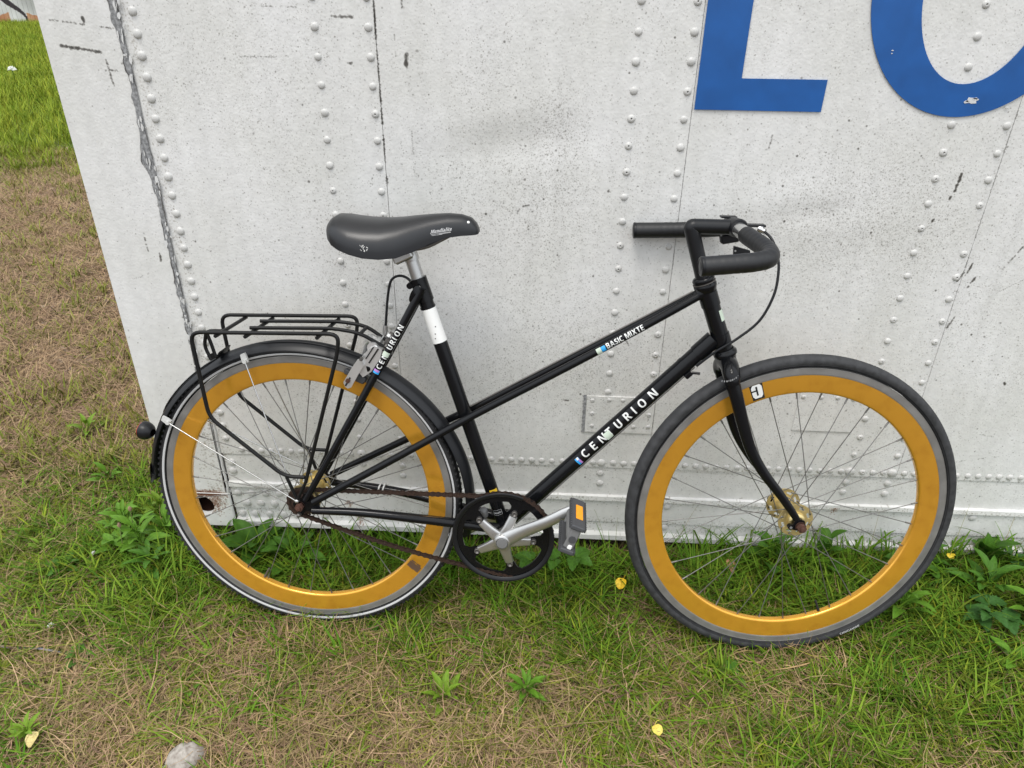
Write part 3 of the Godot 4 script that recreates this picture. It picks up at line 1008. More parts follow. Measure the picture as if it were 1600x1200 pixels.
func bicycle() -> void:
	var world := CR + BIKE * BASE
	var t := base("bicycle", world)
	t.basis = BIKE
	tag(t, "black mixte bicycle with gold deep rims and a rear rack leaning on the trailer", "bicycle")
	var Z := Vector3.BACK
	var W := func(called: String, g: Geo, m: Material, parent: Node = null) -> MeshInstance3D:
		return part(called, g.done(m), parent if parent else t, Vector3.ZERO if parent else -BASE)
	wheel(t, Vector3.ZERO, Basis(), 0.3374, 0.0165, deg_to_rad(5.4), true)
	var fw := wheel(t, CF, FORK, 0.3420, 0.0140, deg_to_rad(4.75), false)

	# --- frame
	var seat_top := Vector3(0.2645, 0.480, 0)
	var sdir := (BB - Vector3(0.2658, 0.4762, 0)).normalized()
	sdir = Vector3(0.287, -0.958, 0).normalized()
	var g := Geo.new()
	g.tube(PackedVector3Array([seat_top, seat_top.lerp(Vector3(0.424, -0.052, 0), 0.5), Vector3(0.424, -0.052, 0)]), 0.0143, 24)
	var frame: MeshInstance3D = W.call("frame", g, M.paint)
	frame.set_meta("label", "black painted twin-tube frame")
	var F := func(called: String, geo: Geo, m: Material) -> MeshInstance3D:
		return part(called, geo.done(m), frame)
	g = Geo.new()
	var dt0 := Vector3(0.8375, 0.3690, 0)
	var dt1 := Vector3(0.4400, -0.0480, 0)
	g.tube(straight(dt0, dt1, 3), 0.0159, 24)
	F.call("down_tube", g, M.paint)
	g = Geo.new()
	var h0 := Vector3(0.8590, 0.3470, 0)
	var h1 := h0 + STEER * 0.128
	g.tube(straight(h0, h1, 3), 0.0165, 24)
	for k in [[0.010, 0.034, 0.0183], [0.094, 0.122, 0.0183]]:      # lugs
		g.tube(straight(h0 + STEER * k[0], h0 + STEER * k[1]), k[2], 24)
	g.tube(straight(dt0, dt0.lerp(dt1, 0.075)), 0.0176, 24)
	F.call("head_tube", g, M.paint)
	g = Geo.new()
	g.tube(straight(Vector3(0.7985, 0.4553, 0), Vector3(0.812, 0.4632, 0)), 0.0165, 20)
	F.call("lug", g, M.paint)
	for s in [1.0, -1.0]:
		g = Geo.new()
		g.tube(spline(PackedVector3Array([Vector3(0.8080, 0.4595, s * 0.0080), Vector3(0.70, 0.3945, s * 0.0145), Vector3(0.55, 0.3075, s * 0.0205), Vector3(0.3700, 0.2045, s * 0.0245), Vector3(0.20, 0.1075, s * 0.046), Vector3(0.0300, 0.0115, s * 0.0630)]), 6), 0.0079, 16)
		F.call("top_tube", g, M.paint)
		g = Geo.new()
		g.tube(spline(PackedVector3Array([Vector3(0.2755, 0.4640, s * 0.0175), Vector3(0.2620, 0.4390, s * 0.0195), Vector3(0.1800, 0.2970, s * 0.0320), Vector3(0.1000, 0.1610, s * 0.0480), Vector3(0.0140, 0.0160, s * 0.0630)]), 6), PackedFloat32Array(_taper(25, 0.0086, 0.0068)), 16)
		F.call("seat_stay", g, M.paint)
		g = Geo.new()                       # the stay's flat slanted cap on the seat lug
		g.lathe(PackedVector2Array([Vector2(0.0001, 0.003), Vector2(0.0072, 0.0022), Vector2(0.0088, 0.0)]), Vector3.ZERO, Z, 20)
		for i in g.v.size():
			g.v[i] = Vector3(0.2625, 0.4540, s * 0.0225) + Basis(Z, deg_to_rad(-32)) * Vector3(g.v[i].x * 0.9, g.v[i].y * 2.3, g.v[i].z * s)
		if s > 0:
			F.call("stay_cap", g, M.paint)
		g = Geo.new()
		g.tube(spline(PackedVector3Array([Vector3(0.4200, -0.0580, s * 0.0250), Vector3(0.3300, -0.0440, s * 0.0330), Vector3(0.2200, -0.0250, s * 0.0480), Vector3(0.1200, -0.0130, s * 0.0560), Vector3(0.0260, -0.0090, s * 0.0630)]), 6), PackedFloat32Array(_taper(25, 0.0118, 0.0078)), 16)
		F.call("chain_stay", g, M.paint)
		g = Geo.new()                       # dropout plate with eyelets
		g.plate(PackedVector2Array([Vector2(-0.016, 0.004), Vector2(-0.010, 0.012), Vector2(0.004, 0.017), Vector2(0.010, 0.030), Vector2(0.024, 0.030), Vector2(0.022, 0.014), Vector2(0.040, 0.010), Vector2(0.042, -0.004), Vector2(0.036, -0.014), Vector2(0.010, -0.013), Vector2(0.002, -0.024), Vector2(-0.010, -0.024), Vector2(-0.006, -0.012), Vector2(-0.014, -0.006)]), Vector3(0, 0, s * 0.0580), Basis(), 0.0042)
		F.call("dropout", g, M.paint)
		for e in [[-0.004, 0.014, M.alloy], [-0.004, -0.0205, M.steel]]:
			g = Geo.new()
			g.lathe(PackedVector2Array([Vector2(0.0001, s * 0.0095), Vector2(0.0035, s * 0.009), Vector2(0.0045, s * 0.006), Vector2(0.0045, 0.0)]), Vector3(e[0], e[1], s * 0.060), Z, 16)
			F.call("eyelet_bolt", g, e[2])
	g = Geo.new()
	g.tube(straight(Vector3(BB.x, BB.y, -0.036), Vector3(BB.x, BB.y, 0.036)), 0.0205, 28)
	F.call("bottom_bracket", g, M.paint)
	g = Geo.new()                            # seat lug with its clamp ears
	g.tube(straight(seat_top, seat_top + sdir * 0.047), 0.0168, 24)
	g.tube(straight(seat_top + sdir * 0.058, seat_top + sdir * 0.061), 0.0156, 24)
	g.tube(straight(Vector3(0.250, 0.466, -0.012), Vector3(0.250, 0.466, 0.012)), 0.0062, 14)
	F.call("seat_lug", g, M.paint)
	g = Geo.new()
	g.tube(straight(Vector3(0.16, 0.302, -0.034), Vector3(0.178, 0.305, 0.0)), 0.006, 10)
	g.tube(straight(Vector3(0.178, 0.305, 0.0), Vector3(0.16, 0.302, 0.034)), 0.006, 10)
	F.call("brake_bridge", g, M.paint)
	g = Geo.new()                            # cable stop under the down tube
	g.tube(straight(dt0.lerp(dt1, 0.125), dt0.lerp(dt1, 0.137)), 0.0166, 24)
	g.box(Vector3(0.7935, 0.2970, 0.008), Vector3(0.016, 0.011, 0.010), Basis(Z, 0.8), 0.002)
	g.tube(straight(Vector3(0.800, 0.302, 0.010), Vector3(0.815, 0.302, 0.014)), 0.0028, 8)
	F.call("cable_stop", g, M.paint)
	# decals wrapped on the tubes
	var dd := (dt0 - dt1).normalized()
	var lg := Geo.new()
	var word := "CENTURION"
	var steps := [0.0, 0.137, 0.261, 0.372, 0.502, 0.636, 0.757, 0.843, 1.0]
	var s0 := (Vector3(0.5925, 0.1260, 0) - dt1).dot(dd) - 0.006
	for k in 9:
		var l := letters(word[k])
		var hgt := 0.0178
		put_letters(lg, l[0], func(p: Vector2) -> Array: return wrapped(Vector2(s0 + steps[k] * 0.186 + p.x * hgt, (p.y - 0.5) * hgt + 0.0030), dt1, dd, Vector3(0, 0.06, 1).normalized(), 0.0159))
	F.call("lettering", lg, M.sticker)
	lg = Geo.new()
	var sb := Vector3(0.100, 0.161, 0.048)
	var se := Vector3(0.262, 0.439, 0.0195)
	var sd := (se - sb).normalized()
	var sface := (Z - sd * sd.z).normalized()
	var t0 := (Vector3(0.1805, 0.3075, 0.03) - sb).dot(sd)
	for k in 9:
		if word[k] == "T":
			continue
		var l := letters(word[k])
		put_letters(lg, l[0], func(p: Vector2) -> Array: return wrapped(Vector2(t0 + steps[k] * 0.091 + p.x * 0.0112, (p.y - 0.5) * 0.0112), sb, sd, sface, 0.0081))
	F.call("lettering", lg, M.sticker)
	var m0 := Vector3(0.55, 0.3075, 0.0205)
	var m1 := Vector3(0.70, 0.3945, 0.0145)
	var md := (m1 - m0).normalized()
	lg = Geo.new()
	var bl := word_shape("BASIC MIXTE")
	var bw: float = 0.079 / bl[1]
	put_letters(lg, bl[0], func(p: Vector2) -> Array: return wrapped(Vector2(0.0945 + p.x * bw, (p.y - 0.42) * bw * 1.12), m0, md, Vector3(0, 0.12, 1).normalized(), 0.0080))
	F.call("lettering", lg, M.sticker)
	for e in [[dt1, dd, 0.0159, s0 - 0.0185, s0 - 0.0095, -0.0085, 0.0085, M.blue, 0.0], [dt1, dd, 0.0159, s0 - 0.0135, s0 - 0.0088, -0.0085, 0.002, M.pink, 0.0003], [dt1, dd, 0.0159, s0 - 0.015, s0 - 0.010, 0.003, 0.0085, M.sticker, 0.0003], [sb, sd, 0.0081, t0 - 0.012, t0 - 0.004, -0.0065, 0.0065, M.blue, 0.0], [sb, sd, 0.0081, t0 - 0.008, t0 - 0.003, -0.0045, 0.0065, M.pink, 0.0003], [m0, md, 0.008, 0.0840, 0.0925, -0.005, 0.006, M.blue, 0.0], [m0, md, 0.008, 0.0735, 0.0835, -0.0065, 0.0065, M.oldsticker, 0.0002], [dt1, dd, 0.0159, s0 + 0.062, s0 + 0.077, -0.0085, 0.0085, M.oldsticker, 0.0004], [sb, sd, 0.0081, t0 + 0.028, t0 + 0.0385, -0.007, 0.007, M.oldsticker, 0.0004]]:
		g = Geo.new()
		band(g, e[0], e[1], Z if e[0] != sb else sface, e[2] + e[8], e[3], e[4], e[5], e[6])
		F.call("sticker", g, e[7])
	g = Geo.new()
	band(g, seat_top, sdir, Z, 0.0144, 0.0625, 0.1335, -0.024, 0.026)
	F.call("white_sticker", g, M.white)
	g = Geo.new()
	for k in [[0.098, 0.004], [0.112, -0.001], [0.121, -0.004]]:
		band(g, seat_top, sdir, Z, 0.0147, k[0], k[0] + 0.0022, k[1], k[1] + 0.002)
	F.call("sticker_print", g, M.black)
	g = Geo.new()
	band(g, h0, STEER, Vector3(0.8, 0.2, 0.6).normalized(), 0.0166, 0.062, 0.084, -0.007, 0.006)
	F.call("sticker", g, M.oldsticker)
	g = Geo.new()                            # maker's badge above the bottom bracket: letters in a rounded frame
	var asahi := letters("Asahi", true, false, 1)
	var ab := Vector3(0.424, -0.052, 0)
	var ad := Vector3(0.99, 0.10, 0.0).normalized()
	put_letters(g, asahi[0], func(p: Vector2) -> Array:
		var x: float = (p.x - asahi[1] / 2) * 0.0052
		return [Vector3(0.4165, -0.028, 0) + Vector3(0.958, 0.287, 0) * sin(x / 0.0147) * 0.0147 + Z * (cos(x / 0.0147) * 0.0147) - sdir * (p.y * 0.0052), Z])
	for e in [[-0.0095, 0.0095, -0.0036, -0.0030], [-0.0095, 0.0095, 0.0082, 0.0088], [-0.0100, -0.0094, -0.0030, 0.0082], [0.0094, 0.0100, -0.0030, 0.0082]]:
		var rws := []
		for j in 2:
			var row := PackedVector3Array()
			for i in 9:
				var x := lerpf(e[0], e[1], i / 8.0)
				row.append(Vector3(0.4165, -0.028, 0) + Vector3(0.958, 0.287, 0) * sin(x / 0.0147) * 0.0147 + Z * (cos(x / 0.0147) * 0.0147) - sdir * (e[2] if j == 0 else e[3]))
			rws.append(row)
		g.surf(rws, false, false)
	F.call("badge", g, M.stripe)

	# --- fork in the steered frame
	g = Geo.new()
	var crown := h0 - STEER * 0.010
	g.lathe(PackedVector2Array([Vector2(0.0185, -0.004), Vector2(0.0172, 0.008), Vector2(0.0165, 0.020), Vector2(0.0001, -0.004)].slice(0, 4)), crown - STEER * 0.018, STEER, 24)
	var crw := PackedVector3Array()
	for e in [[-0.1615, 0.2940, -0.0375], [-0.1640, 0.3050, -0.0362], [-0.1645, 0.3140, -0.0290], [-0.1635, 0.3205, -0.0160], [-0.1630, 0.3225, 0.0], [-0.1635, 0.3205, 0.0160], [-0.1645, 0.3140, 0.0290], [-0.1640, 0.3050, 0.0362], [-0.1615, 0.2940, 0.0375]]:
		crw.append(fk(e[0], e[1], e[2]))
	crw = spline(crw, 4)
	var crr := PackedFloat32Array()
	for k in crw.size():
		crr.append(lerpf(0.0178, 0.0142, pow(absf(k / (crw.size() - 1.0) * 2.0 - 1.0), 1.5)))
	g.tube(crw, crr, 20)
	var fork: MeshInstance3D = W.call("fork", g, M.paint)
	for s in [1.0, -1.0]:
		g = Geo.new()
		var bl2 := spline(PackedVector3Array([fk(-0.1638, 0.3040, s * 0.0358), fk(-0.1605, 0.2930, s * 0.0370), fk(-0.1500, 0.2620, s * 0.0395), fk(-0.1330, 0.2100, s * 0.0420), fk(-0.1120, 0.1580, s * 0.0445), fk(-0.0830, 0.1120, s * 0.0475), fk(-0.0480, 0.0690, s * 0.0505), fk(-0.0200, 0.0320, s * 0.0525), fk(-0.0040, 0.0090, s * 0.0540)]), 4)
		g.tube(bl2, PackedFloat32Array(_taper(bl2.size(), 0.0140, 0.0066, 1.25)), 20, true, 0.8, Vector3.BACK)
		part("fork_blade", g.done(M.paint), fork)
		g = Geo.new()
		g.plate(PackedVector2Array([Vector2(-0.012, 0.012), Vector2(-0.003, 0.016), Vector2(0.008, 0.011), Vector2(0.011, 0.0), Vector2(0.007, -0.010), Vector2(-0.006, -0.010), Vector2(-0.022, -0.006), Vector2(-0.024, 0.002), Vector2(-0.014, 0.004)]), fk(0, 0, s * 0.0565), FORK, 0.0042)
		g.tube(PackedVector3Array([fk(-0.019, -0.002, s * 0.052), fk(-0.019, -0.002, s * 0.061)]), 0.0052, 14)
		part("fork_end", g.done(M.paint), fork)
		g = Geo.new()
		g.tube(PackedVector3Array([fk(-0.019, -0.002, s * 0.0605), fk(-0.019, -0.002, s * 0.0618)]), 0.0028, 12)
		part("eyelet", g.done(M.grey_cap), fork)
	g = Geo.new()
	lg = Geo.new()
	for k in 9:
		var l := letters(word[k], true, false, 0)
		var u := k / 8.0
		var o := fk(-0.1865 + u * 0.0275, 0.3015 + u * 0.0055 + 0.004 * u * u, 0.0400 + 0.0145 * sqrt(maxf(0.0, 1.0 - pow(1.75 * (u - 0.5), 2.0))))
		put_letters(lg, l[0], func(p: Vector2) -> Array: return [o + FORK * Vector3(p.x * 0.0026, p.y * 0.0034, 0.0004), FORK.z])
	part("lettering", lg.done(M.stripe), fork)

	# --- headset and stem
	g = Geo.new()
	g.lathe(PackedVector2Array([Vector2(0.0165, -0.022), Vector2(0.0185, -0.018), Vector2(0.0195, -0.012), Vector2(0.0225, -0.010), Vector2(0.0228, -0.004), Vector2(0.0195, -0.001), Vector2(0.0185, 0.002)]), h0, STEER, 28)
	g.lathe(PackedVector2Array([Vector2(0.0175, -0.006), Vector2(0.0195, -0.001), Vector2(0.0215, 0.004), Vector2(0.0218, 0.009), Vector2(0.0185, 0.012), Vector2(0.0185, 0.0135), Vector2(0.0205, 0.015), Vector2(0.0212, 0.020), Vector2(0.0185, 0.0235), Vector2(0.0125, 0.0245)]), h1, STEER, 28)
	W.call("headset", g, M.paint)
	g = Geo.new()
	g.lathe(PackedVector2Array([Vector2(0.0218, 0.0121), Vector2(0.0218, 0.0121), Vector2(0.0218, 0.0134), Vector2(0.0218, 0.0134), Vector2(0.0185, 0.0136)]), h1, STEER, 28)
	W.call("headset_washer", g, M.steel)
	var q0 := h1 + STEER * 0.020
	var q1 := Vector3(0.7762, 0.5825, 0)
	var clamp_c := Vector3(0.8570, 0.5805, -0.004)
	g = Geo.new()
	g.tube(bent(PackedVector3Array([q0, q1, clamp_c]), 0.005, 5), 0.0139, 20)
	var tw := Basis(Vector3.UP, 0.235)              # the bar sits turned in line with the stem's twist
	g.tube(PackedVector3Array([clamp_c + tw * Vector3(0, 0, -0.019), clamp_c + tw * Vector3(0, 0, -0.016), clamp_c + tw * Vector3(0, 0, 0.016), clamp_c + tw * Vector3(0, 0, 0.019)]), PackedFloat32Array([0.0150, 0.0172, 0.0172, 0.0150]), 28)
	var stem: MeshInstance3D = W.call("stem", g, M.plastic)
	# --- handlebar
	var near := PackedVector3Array([clamp_c, Vector3(0.8655, 0.5748, 0.050), Vector3(0.8690, 0.5725, 0.070), Vector3(0.8800, 0.5655, 0.115), Vector3(0.8835, 0.5600, 0.145), Vector3(0.8750, 0.5560, 0.172), Vector3(0.8520, 0.5535, 0.187), Vector3(0.8260, 0.5520, 0.194), Vector3(0.7660, 0.5476, 0.200)])
	var far := PackedVector3Array([clamp_c, Vector3(0.8560, 0.5790, -0.030), Vector3(0.8600, 0.5750, -0.062), Vector3(0.8640, 0.5690, -0.094), Vector3(0.8600, 0.5630, -0.118), Vector3(0.8450, 0.5590, -0.130), Vector3(0.8200, 0.5570, -0.1345), Vector3(0.7700, 0.5555, -0.1355), Vector3(0.6850, 0.5540, -0.1350)])
	g = Geo.new()
	g.tube(spline(PackedVector3Array([far[2], far[1], clamp_c, near[1], near[2]]), 5), 0.0132, 20)
	var hb: MeshInstance3D = W.call("handlebar", g, M.chrome)
	for e in [near, far]:
		g = Geo.new()
		var line := spline(PackedVector3Array(e.slice(1)), 12)
		var fine := PackedVector3Array()
		var rad := PackedFloat32Array()
		var run := 0.0
		for k in line.size() - 1:
			for j in 4:
				var p := line[k].lerp(line[k + 1], j / 4.0)
				if fine.size():
					run += p.distance_to(fine[-1])
				fine.append(p)
				rad.append(0.0155 + 0.0002 * absf(sin(run * PI / 0.012)) + 0.0003 * lumps.get_noise_1d(run * 2000.0))
		g.tube(fine, rad, 24)
		var gp := part("grip_tape", g.done(M.grip), hb)
		g = Geo.new()
		var ed := (fine[-1] - fine[-6]).normalized()
		g.lathe(PackedVector2Array([Vector2(0.0158, -0.003), Vector2(0.0163, 0.0005), Vector2(0.0155, 0.0025), Vector2(0.0125, 0.0032), Vector2(0.0120, 0.0026), Vector2(0.0075, 0.0026), Vector2(0.0070, 0.0032), Vector2(0.0001, 0.0034)]), fine[-1], ed, 28)
		part("bar_plug", g.done(M.plastic), hb)
	# --- brake lever clamped on the bar behind the stem
	g = Geo.new()
	var lc := Vector3(0.8565, 0.5785, -0.036)
	g.tube(PackedVector3Array([lc + Vector3(0.001, 0, 0.008), lc + Vector3(-0.001, 0, -0.008)]), 0.0178, 24)
	g.box(Vector3(0.8555, 0.5560, -0.036), Vector3(0.036, 0.018, 0.018), Basis(Z, 0.18), 0.004)
	g.box(Vector3(0.8470, 0.5965, -0.026), Vector3(0.030, 0.004, 0.018), Basis(Z, -0.02), 0.0015)
	g.box(Vector3(0.8930, 0.5800, -0.036), Vector3(0.050, 0.005, 0.020), Basis(Z, -0.02), 0.0018)
	var lever: MeshInstance3D = W.call("brake_lever", g, M.plastic)
	g = Geo.new()
	g.plate(PackedVector2Array([Vector2(0.8630, 0.5425), Vector2(0.8935, 0.5345), Vector2(0.8945, 0.5290), Vector2(0.8800, 0.5265), Vector2(0.8635, 0.5265)]), Vector3(0, 0, -0.030), Basis(), 0.006)
	part("lever_blade", g.done(M.plastic), lever)
	g = Geo.new()
	g.tube(PackedVector3Array([Vector3(0.8665, 0.5335, -0.028), Vector3(0.8665, 0.5335, -0.0265)]), 0.0018, 10)
	part("rivet", g.done(M.alloy), lever)
	g = Geo.new()
	g.tube(PackedVector3Array([Vector3(0.9060, 0.5745, -0.030), Vector3(0.9110, 0.5725, -0.026), Vector3(0.9115, 0.5722, -0.026), Vector3(0.9160, 0.5705, -0.022)]), PackedFloat32Array([0.0068, 0.0068, 0.0045, 0.0045]), 16)
	g.tube(PackedVector3Array([Vector3(0.9100, 0.5650, -0.030), Vector3(0.9150, 0.5630, -0.026)]), 0.0052, 14)
	part("cable_adjuster", g.done(M.chrome), lever)
	# --- cables
	g = Geo.new()
	g.tube(spline(PackedVector3Array([Vector3(0.9120, 0.5720, -0.024), Vector3(0.9250, 0.5595, -0.008), Vector3(0.9345, 0.5345, 0.006), Vector3(0.9380, 0.5060, 0.016), Vector3(0.9330, 0.4620, 0.0235), Vector3(0.9120, 0.4135, 0.026), Vector3(0.8745, 0.3770, 0.0255), Vector3(0.8380, 0.3490, 0.0215), Vector3(0.8060, 0.3180, 0.0165)]), 8), 0.0026, 10)
	W.call("brake_cable", g, M.plastic)
	g = Geo.new()
	g.tube(straight(dt0.lerp(dt1, 0.11) + Vector3(0.0110, -0.0105, 0.0085), dt0.lerp(dt1, 0.99) + Vector3(0.0110, -0.0105, 0.0085), 3), 0.0011, 6)
	W.call("inner_cable", g, M.steel)
	g = Geo.new()
	g.tube(spline(PackedVector3Array([Vector3(0.300, 0.3760, 0.0), Vector3(0.2800, 0.4200, 0.004), Vector3(0.2610, 0.4480, 0.006), Vector3(0.2539, 0.4680, 0.003), Vector3(0.2420, 0.4800, 0.0), Vector3(0.2259, 0.4830, 0.0), Vector3(0.2114, 0.4735, 0.0), Vector3(0.2035, 0.4455, 0.0), Vector3(0.1980, 0.4080, 0.0), Vector3(0.1945, 0.3800, 0.0)]), 7), 0.0026, 10)
	W.call("brake_cable", g, M.plastic)
	g = Geo.new()
	g.tube(PackedVector3Array([Vector3(0.1950, 0.3830, 0), Vector3(0.1925, 0.3700, 0), Vector3(0.1900, 0.3600, 0)]), PackedFloat32Array([0.0048, 0.0052, 0.0035]), 12)
	g.tube(straight(Vector3(0.1910, 0.3640, 0), Vector3(0.1700, 0.3330, 0.008)), 0.0012, 6)
	W.call("cable_adjuster", g, M.alloy)
	g = Geo.new()
	var between := PackedVector3Array()
	for k in 9:
		var u := k / 8.0
		between.append(Vector3(lerpf(0.36, 0.79, u), lerpf(0.2130, 0.4610, u), lerpf(-0.003, 0.0, u)))
	g.tube(between, 0.0018, 6)
	W.call("inner_cable", g, M.steel)

	# --- seat post and saddle
	g = Geo.new()
	g.tube(straight(seat_top + sdir * 0.02, seat_top - sdir * 0.044), 0.0128, 24)
	var post: MeshInstance3D = W.call("seat_post", g, M.alloy)
	g = Geo.new()
	g.tube(spline(PackedVector3Array([Vector3(0.2560, 0.5130, 0), Vector3(0.2500, 0.5290, 0), Vector3(0.2420, 0.5400, 0), Vector3(0.2300, 0.5420, 0)]), 4), PackedFloat32Array(_taper(13, 0.0140, 0.0170)), 20)
	g.box(Vector3(0.2400, 0.5240, 0), Vector3(0.042, 0.022, 0.040), Basis(Z, 0.42), 0.005)
	part("seat_clamp", g.done(M.alloy), post)
	g = Geo.new()
	var sx := [0.1035, 0.1050, 0.1100, 0.1200, 0.1350, 0.1550, 0.1800, 0.2100, 0.2400, 0.2700, 0.3000, 0.3300, 0.3550, 0.3720, 0.3815, 0.3855, 0.3865]
	var rows := []
	for x in sx:
		var row := PackedVector3Array()
		for k in 33:
			row.append(saddle_point(x, lerpf(-PI / 2, PI / 2, k / 32.0)))
		rows.append(row)
	g.surf(rows, false, false, [], true)
	var under := []
	for x in sx:
		var a: Vector3 = saddle_point(x, -PI / 2)
		var b: Vector3 = saddle_point(x, PI / 2)
		var row := PackedVector3Array()
		for k in 7:
			row.append(a.lerp(b, k / 6.0) + Vector3(0, 0.006 * sin(PI * k / 6.0), 0))
		under.append(row)
	g.surf(under, false, false)
	var sad: MeshInstance3D = W.call("saddle", g, M.saddle)
	lg = Geo.new()
	var sl := letters("Mundialita", true, true, 1)
	var sw: float = 0.0375 / sl[1]
	var on_skin := func(p: Vector2) -> Array:
		var x: float = 0.3005 + p.x * 0.0375 + p.y * 0.002
		var y: float = 0.5725 + p.x * 0.0045 + p.y * 0.0068 - 0.002
		var q := saddle_side(x, y)
		return [q + Vector3(0, 0.0002, 0.0006), Vector3(0, 0.35, 1).normalized()]
	put_letters(lg, sl[0], func(p: Vector2) -> Array: return on_skin.call(Vector2(p.x / sl[1], p.y)))
	for e in [[0.04, 0.98, -0.32, -0.22], [0.45, 1.0, -0.52, -0.40], [0.1, 0.3, -0.62, -0.52], [0.32, 0.6, -0.66, -0.56]]:
		var r2 := []
		for j in 2:
			var row := PackedVector3Array()
			for i in 9:
				row.append(on_skin.call(Vector2(lerpf(e[0], e[1], i / 8.0), e[2] if j == 0 else e[3]))[0])
			r2.append(row)
		lg.surf(r2, false, false)
	part("lettering", lg.done(M.stripe), sad)
	g = Geo.new()
	for k in 14:
		var q := saddle_side(0.185 + rng.randf_range(-0.007, 0.007), 0.548 + rng.randf_range(-0.005, 0.006))
		g.box(q + Vector3(0, 0, 0.0002), Vector3(rng.randf_range(0.001, 0.004), rng.randf_range(0.0006, 0.002), 0.0006), Basis(Z, rng.randf() * 3.0), 0.0001)
	part("scuff_mark", g.done(M.clear), sad)
	g = Geo.new()
	g.lathe(PackedVector2Array([Vector2(0.0026, 0.0), Vector2(0.0022, 0.0008), Vector2(0.0001, 0.0011)]), saddle_side(0.3685, 0.589), Vector3(0.15, 0.45, 0.9), 12)
	part("rivet", g.done(M.white), sad)
	g = Geo.new()
	for s in [1.0, -1.0]:
		g.tube(bent(PackedVector3Array([Vector3(0.135, 0.556, s * 0.03), Vector3(0.19, 0.535, s * 0.022), Vector3(0.285, 0.540, s * 0.021), Vector3(0.350, 0.572, s * 0.006)]), 0.02), 0.0035, 10)
	part("saddle_rail", g.done(M.steel), sad)
	# --- mudguard with stays and tail light
	g = Geo.new()
	var sections := []
	var fr := func(a: float) -> float:      # outer radius along the guard
		var d := rad_to_deg(a)
		return 0.3485 + 0.006 * smoothstep(120.0, 172.0, d) + 0.016 * smoothstep(70.0, 0.0, d)
	for k in 97:
		var a := deg_to_rad(lerpf(173.0, -14.0, k / 96.0))
		var r: float = fr.call(a)
		var radial := Vector3(cos(a), sin(a), 0)
		var row := PackedVector3Array()
		for j in 15:
			var u := j / 7.0 - 1.0
			var h := -0.0145 * pow(absf(u), 2.4)
			if absf(u) < 0.33:
				h += 0.0012 * (1.0 - absf(u) / 0.33)
			row.append(radial * (r + h) + Z * u * 0.0245)
		sections.append(row)
	g.surf(sections, false, false, [], true)
	var thick := []
	for row in sections:
		var r2 := PackedVector3Array()
		for p in row:
			r2.append(p - Vector3(p.x, p.y, 0).normalized() * 0.0014)
		thick.append(r2)
	g.surf(thick, false, false, [], false)
	var guard: MeshInstance3D = W.call("mudguard", g, M.plastic)
	g = Geo.new()
	for a in [[150.0, 114.0, 0.012], [104.0, 62.0, 0.010]]:        # raised moulded ribs on its back
		var rib := PackedVector3Array()
		for k in 17:
			var an := deg_to_rad(lerpf(a[0], a[1], k / 16.0))
			var rr: float = fr.call(an)
			rib.append(Vector3(cos(an), sin(an), 0) * (rr - 0.0005) + Z * a[2] * (1.0 - pow(absf(k / 8.0 - 1.0), 6.0)))
		g.tube(rib, 0.0016, 8)
	part("rib", g.done(M.plastic), guard)
	g = Geo.new()
	var flap := []
	for k in 5:
		var row := PackedVector3Array()
		for j in 7:
			var u := j / 3.0 - 1.0
			row.append(Vector3(-0.3515 - 0.0018 * k, 0.062 - k * 0.012, u * 0.026 * (1.0 - 0.02 * k)) + Vector3(0.010 * u * u, 0, 0))
		flap.append(row)
	g.surf(flap, false, false)
	g.surf(flap.map(func(r): return PackedVector3Array(Array(r).map(func(p): return p + Vector3(0.0025, 0, 0)))), false, false, [], true)
	part("mud_flap", g.done(M.plastic), guard)
	for s in [1.0, -1.0]:
		for e in [[-0.0905, 0.3130, 0.034], [-0.2775, 0.1725, 0.034]]:
			g = Geo.new()
			var tip := Vector3(e[0], e[1], s * e[2])
			g.tube(straight(tip, Vector3(-0.004, 0.013, s * 0.0655), 2), 0.0014, 8)
			part("stay", g.done(M.chrome), guard)
			g = Geo.new()
			var rad := Vector3(e[0], e[1], 0).normalized()
			var cb := Basis(Vector3(-rad.y, rad.x, 0), rad, Z)
			g.plate(PackedVector2Array([Vector2(-0.0055, -0.008), Vector2(0.0055, -0.008), Vector2(0.0065, 0.0), Vector2(0.0045, 0.011), Vector2(-0.0060, 0.012), Vector2(-0.0065, 0.0)]), Vector3(e[0], e[1], s * 0.0300) + rad * 0.003, cb, 0.0055)
			g.tube(PackedVector3Array([Vector3(e[0], e[1], s * 0.033) - rad * 0.001, Vector3(e[0], e[1], s * 0.0375) - rad * 0.001]), 0.0042, 12)
			part("stay_clip", g.done(M.clear), guard)
	var lo := Vector3(-0.3420, 0.1330, 0.0)
	var ld := Vector3(-0.97, 0.12, -0.22).normalized()
	g = Geo.new()
	g.lathe(PackedVector2Array([Vector2(0.0080, -0.007), Vector2(0.0115, -0.0045), Vector2(0.0155, 0.0), Vector2(0.0182, 0.005), Vector2(0.0198, 0.0105), Vector2(0.0204, 0.0155), Vector2(0.0204, 0.0178), Vector2(0.0195, 0.0185)]), lo, ld, 28)
	var lamp: MeshInstance3D = W.call("tail_light", g, M.plastic)
	g = Geo.new()
	g.lathe(PackedVector2Array([Vector2(0.0196, 0.0165), Vector2(0.0194, 0.0195), Vector2(0.0170, 0.0220), Vector2(0.0110, 0.0235), Vector2(0.0001, 0.0240)]), lo, ld, 28)
	part("lens", g.done(M.red), lamp)

	# --- luggage rack of bent rod
	g = Geo.new()
	var rack: MeshInstance3D
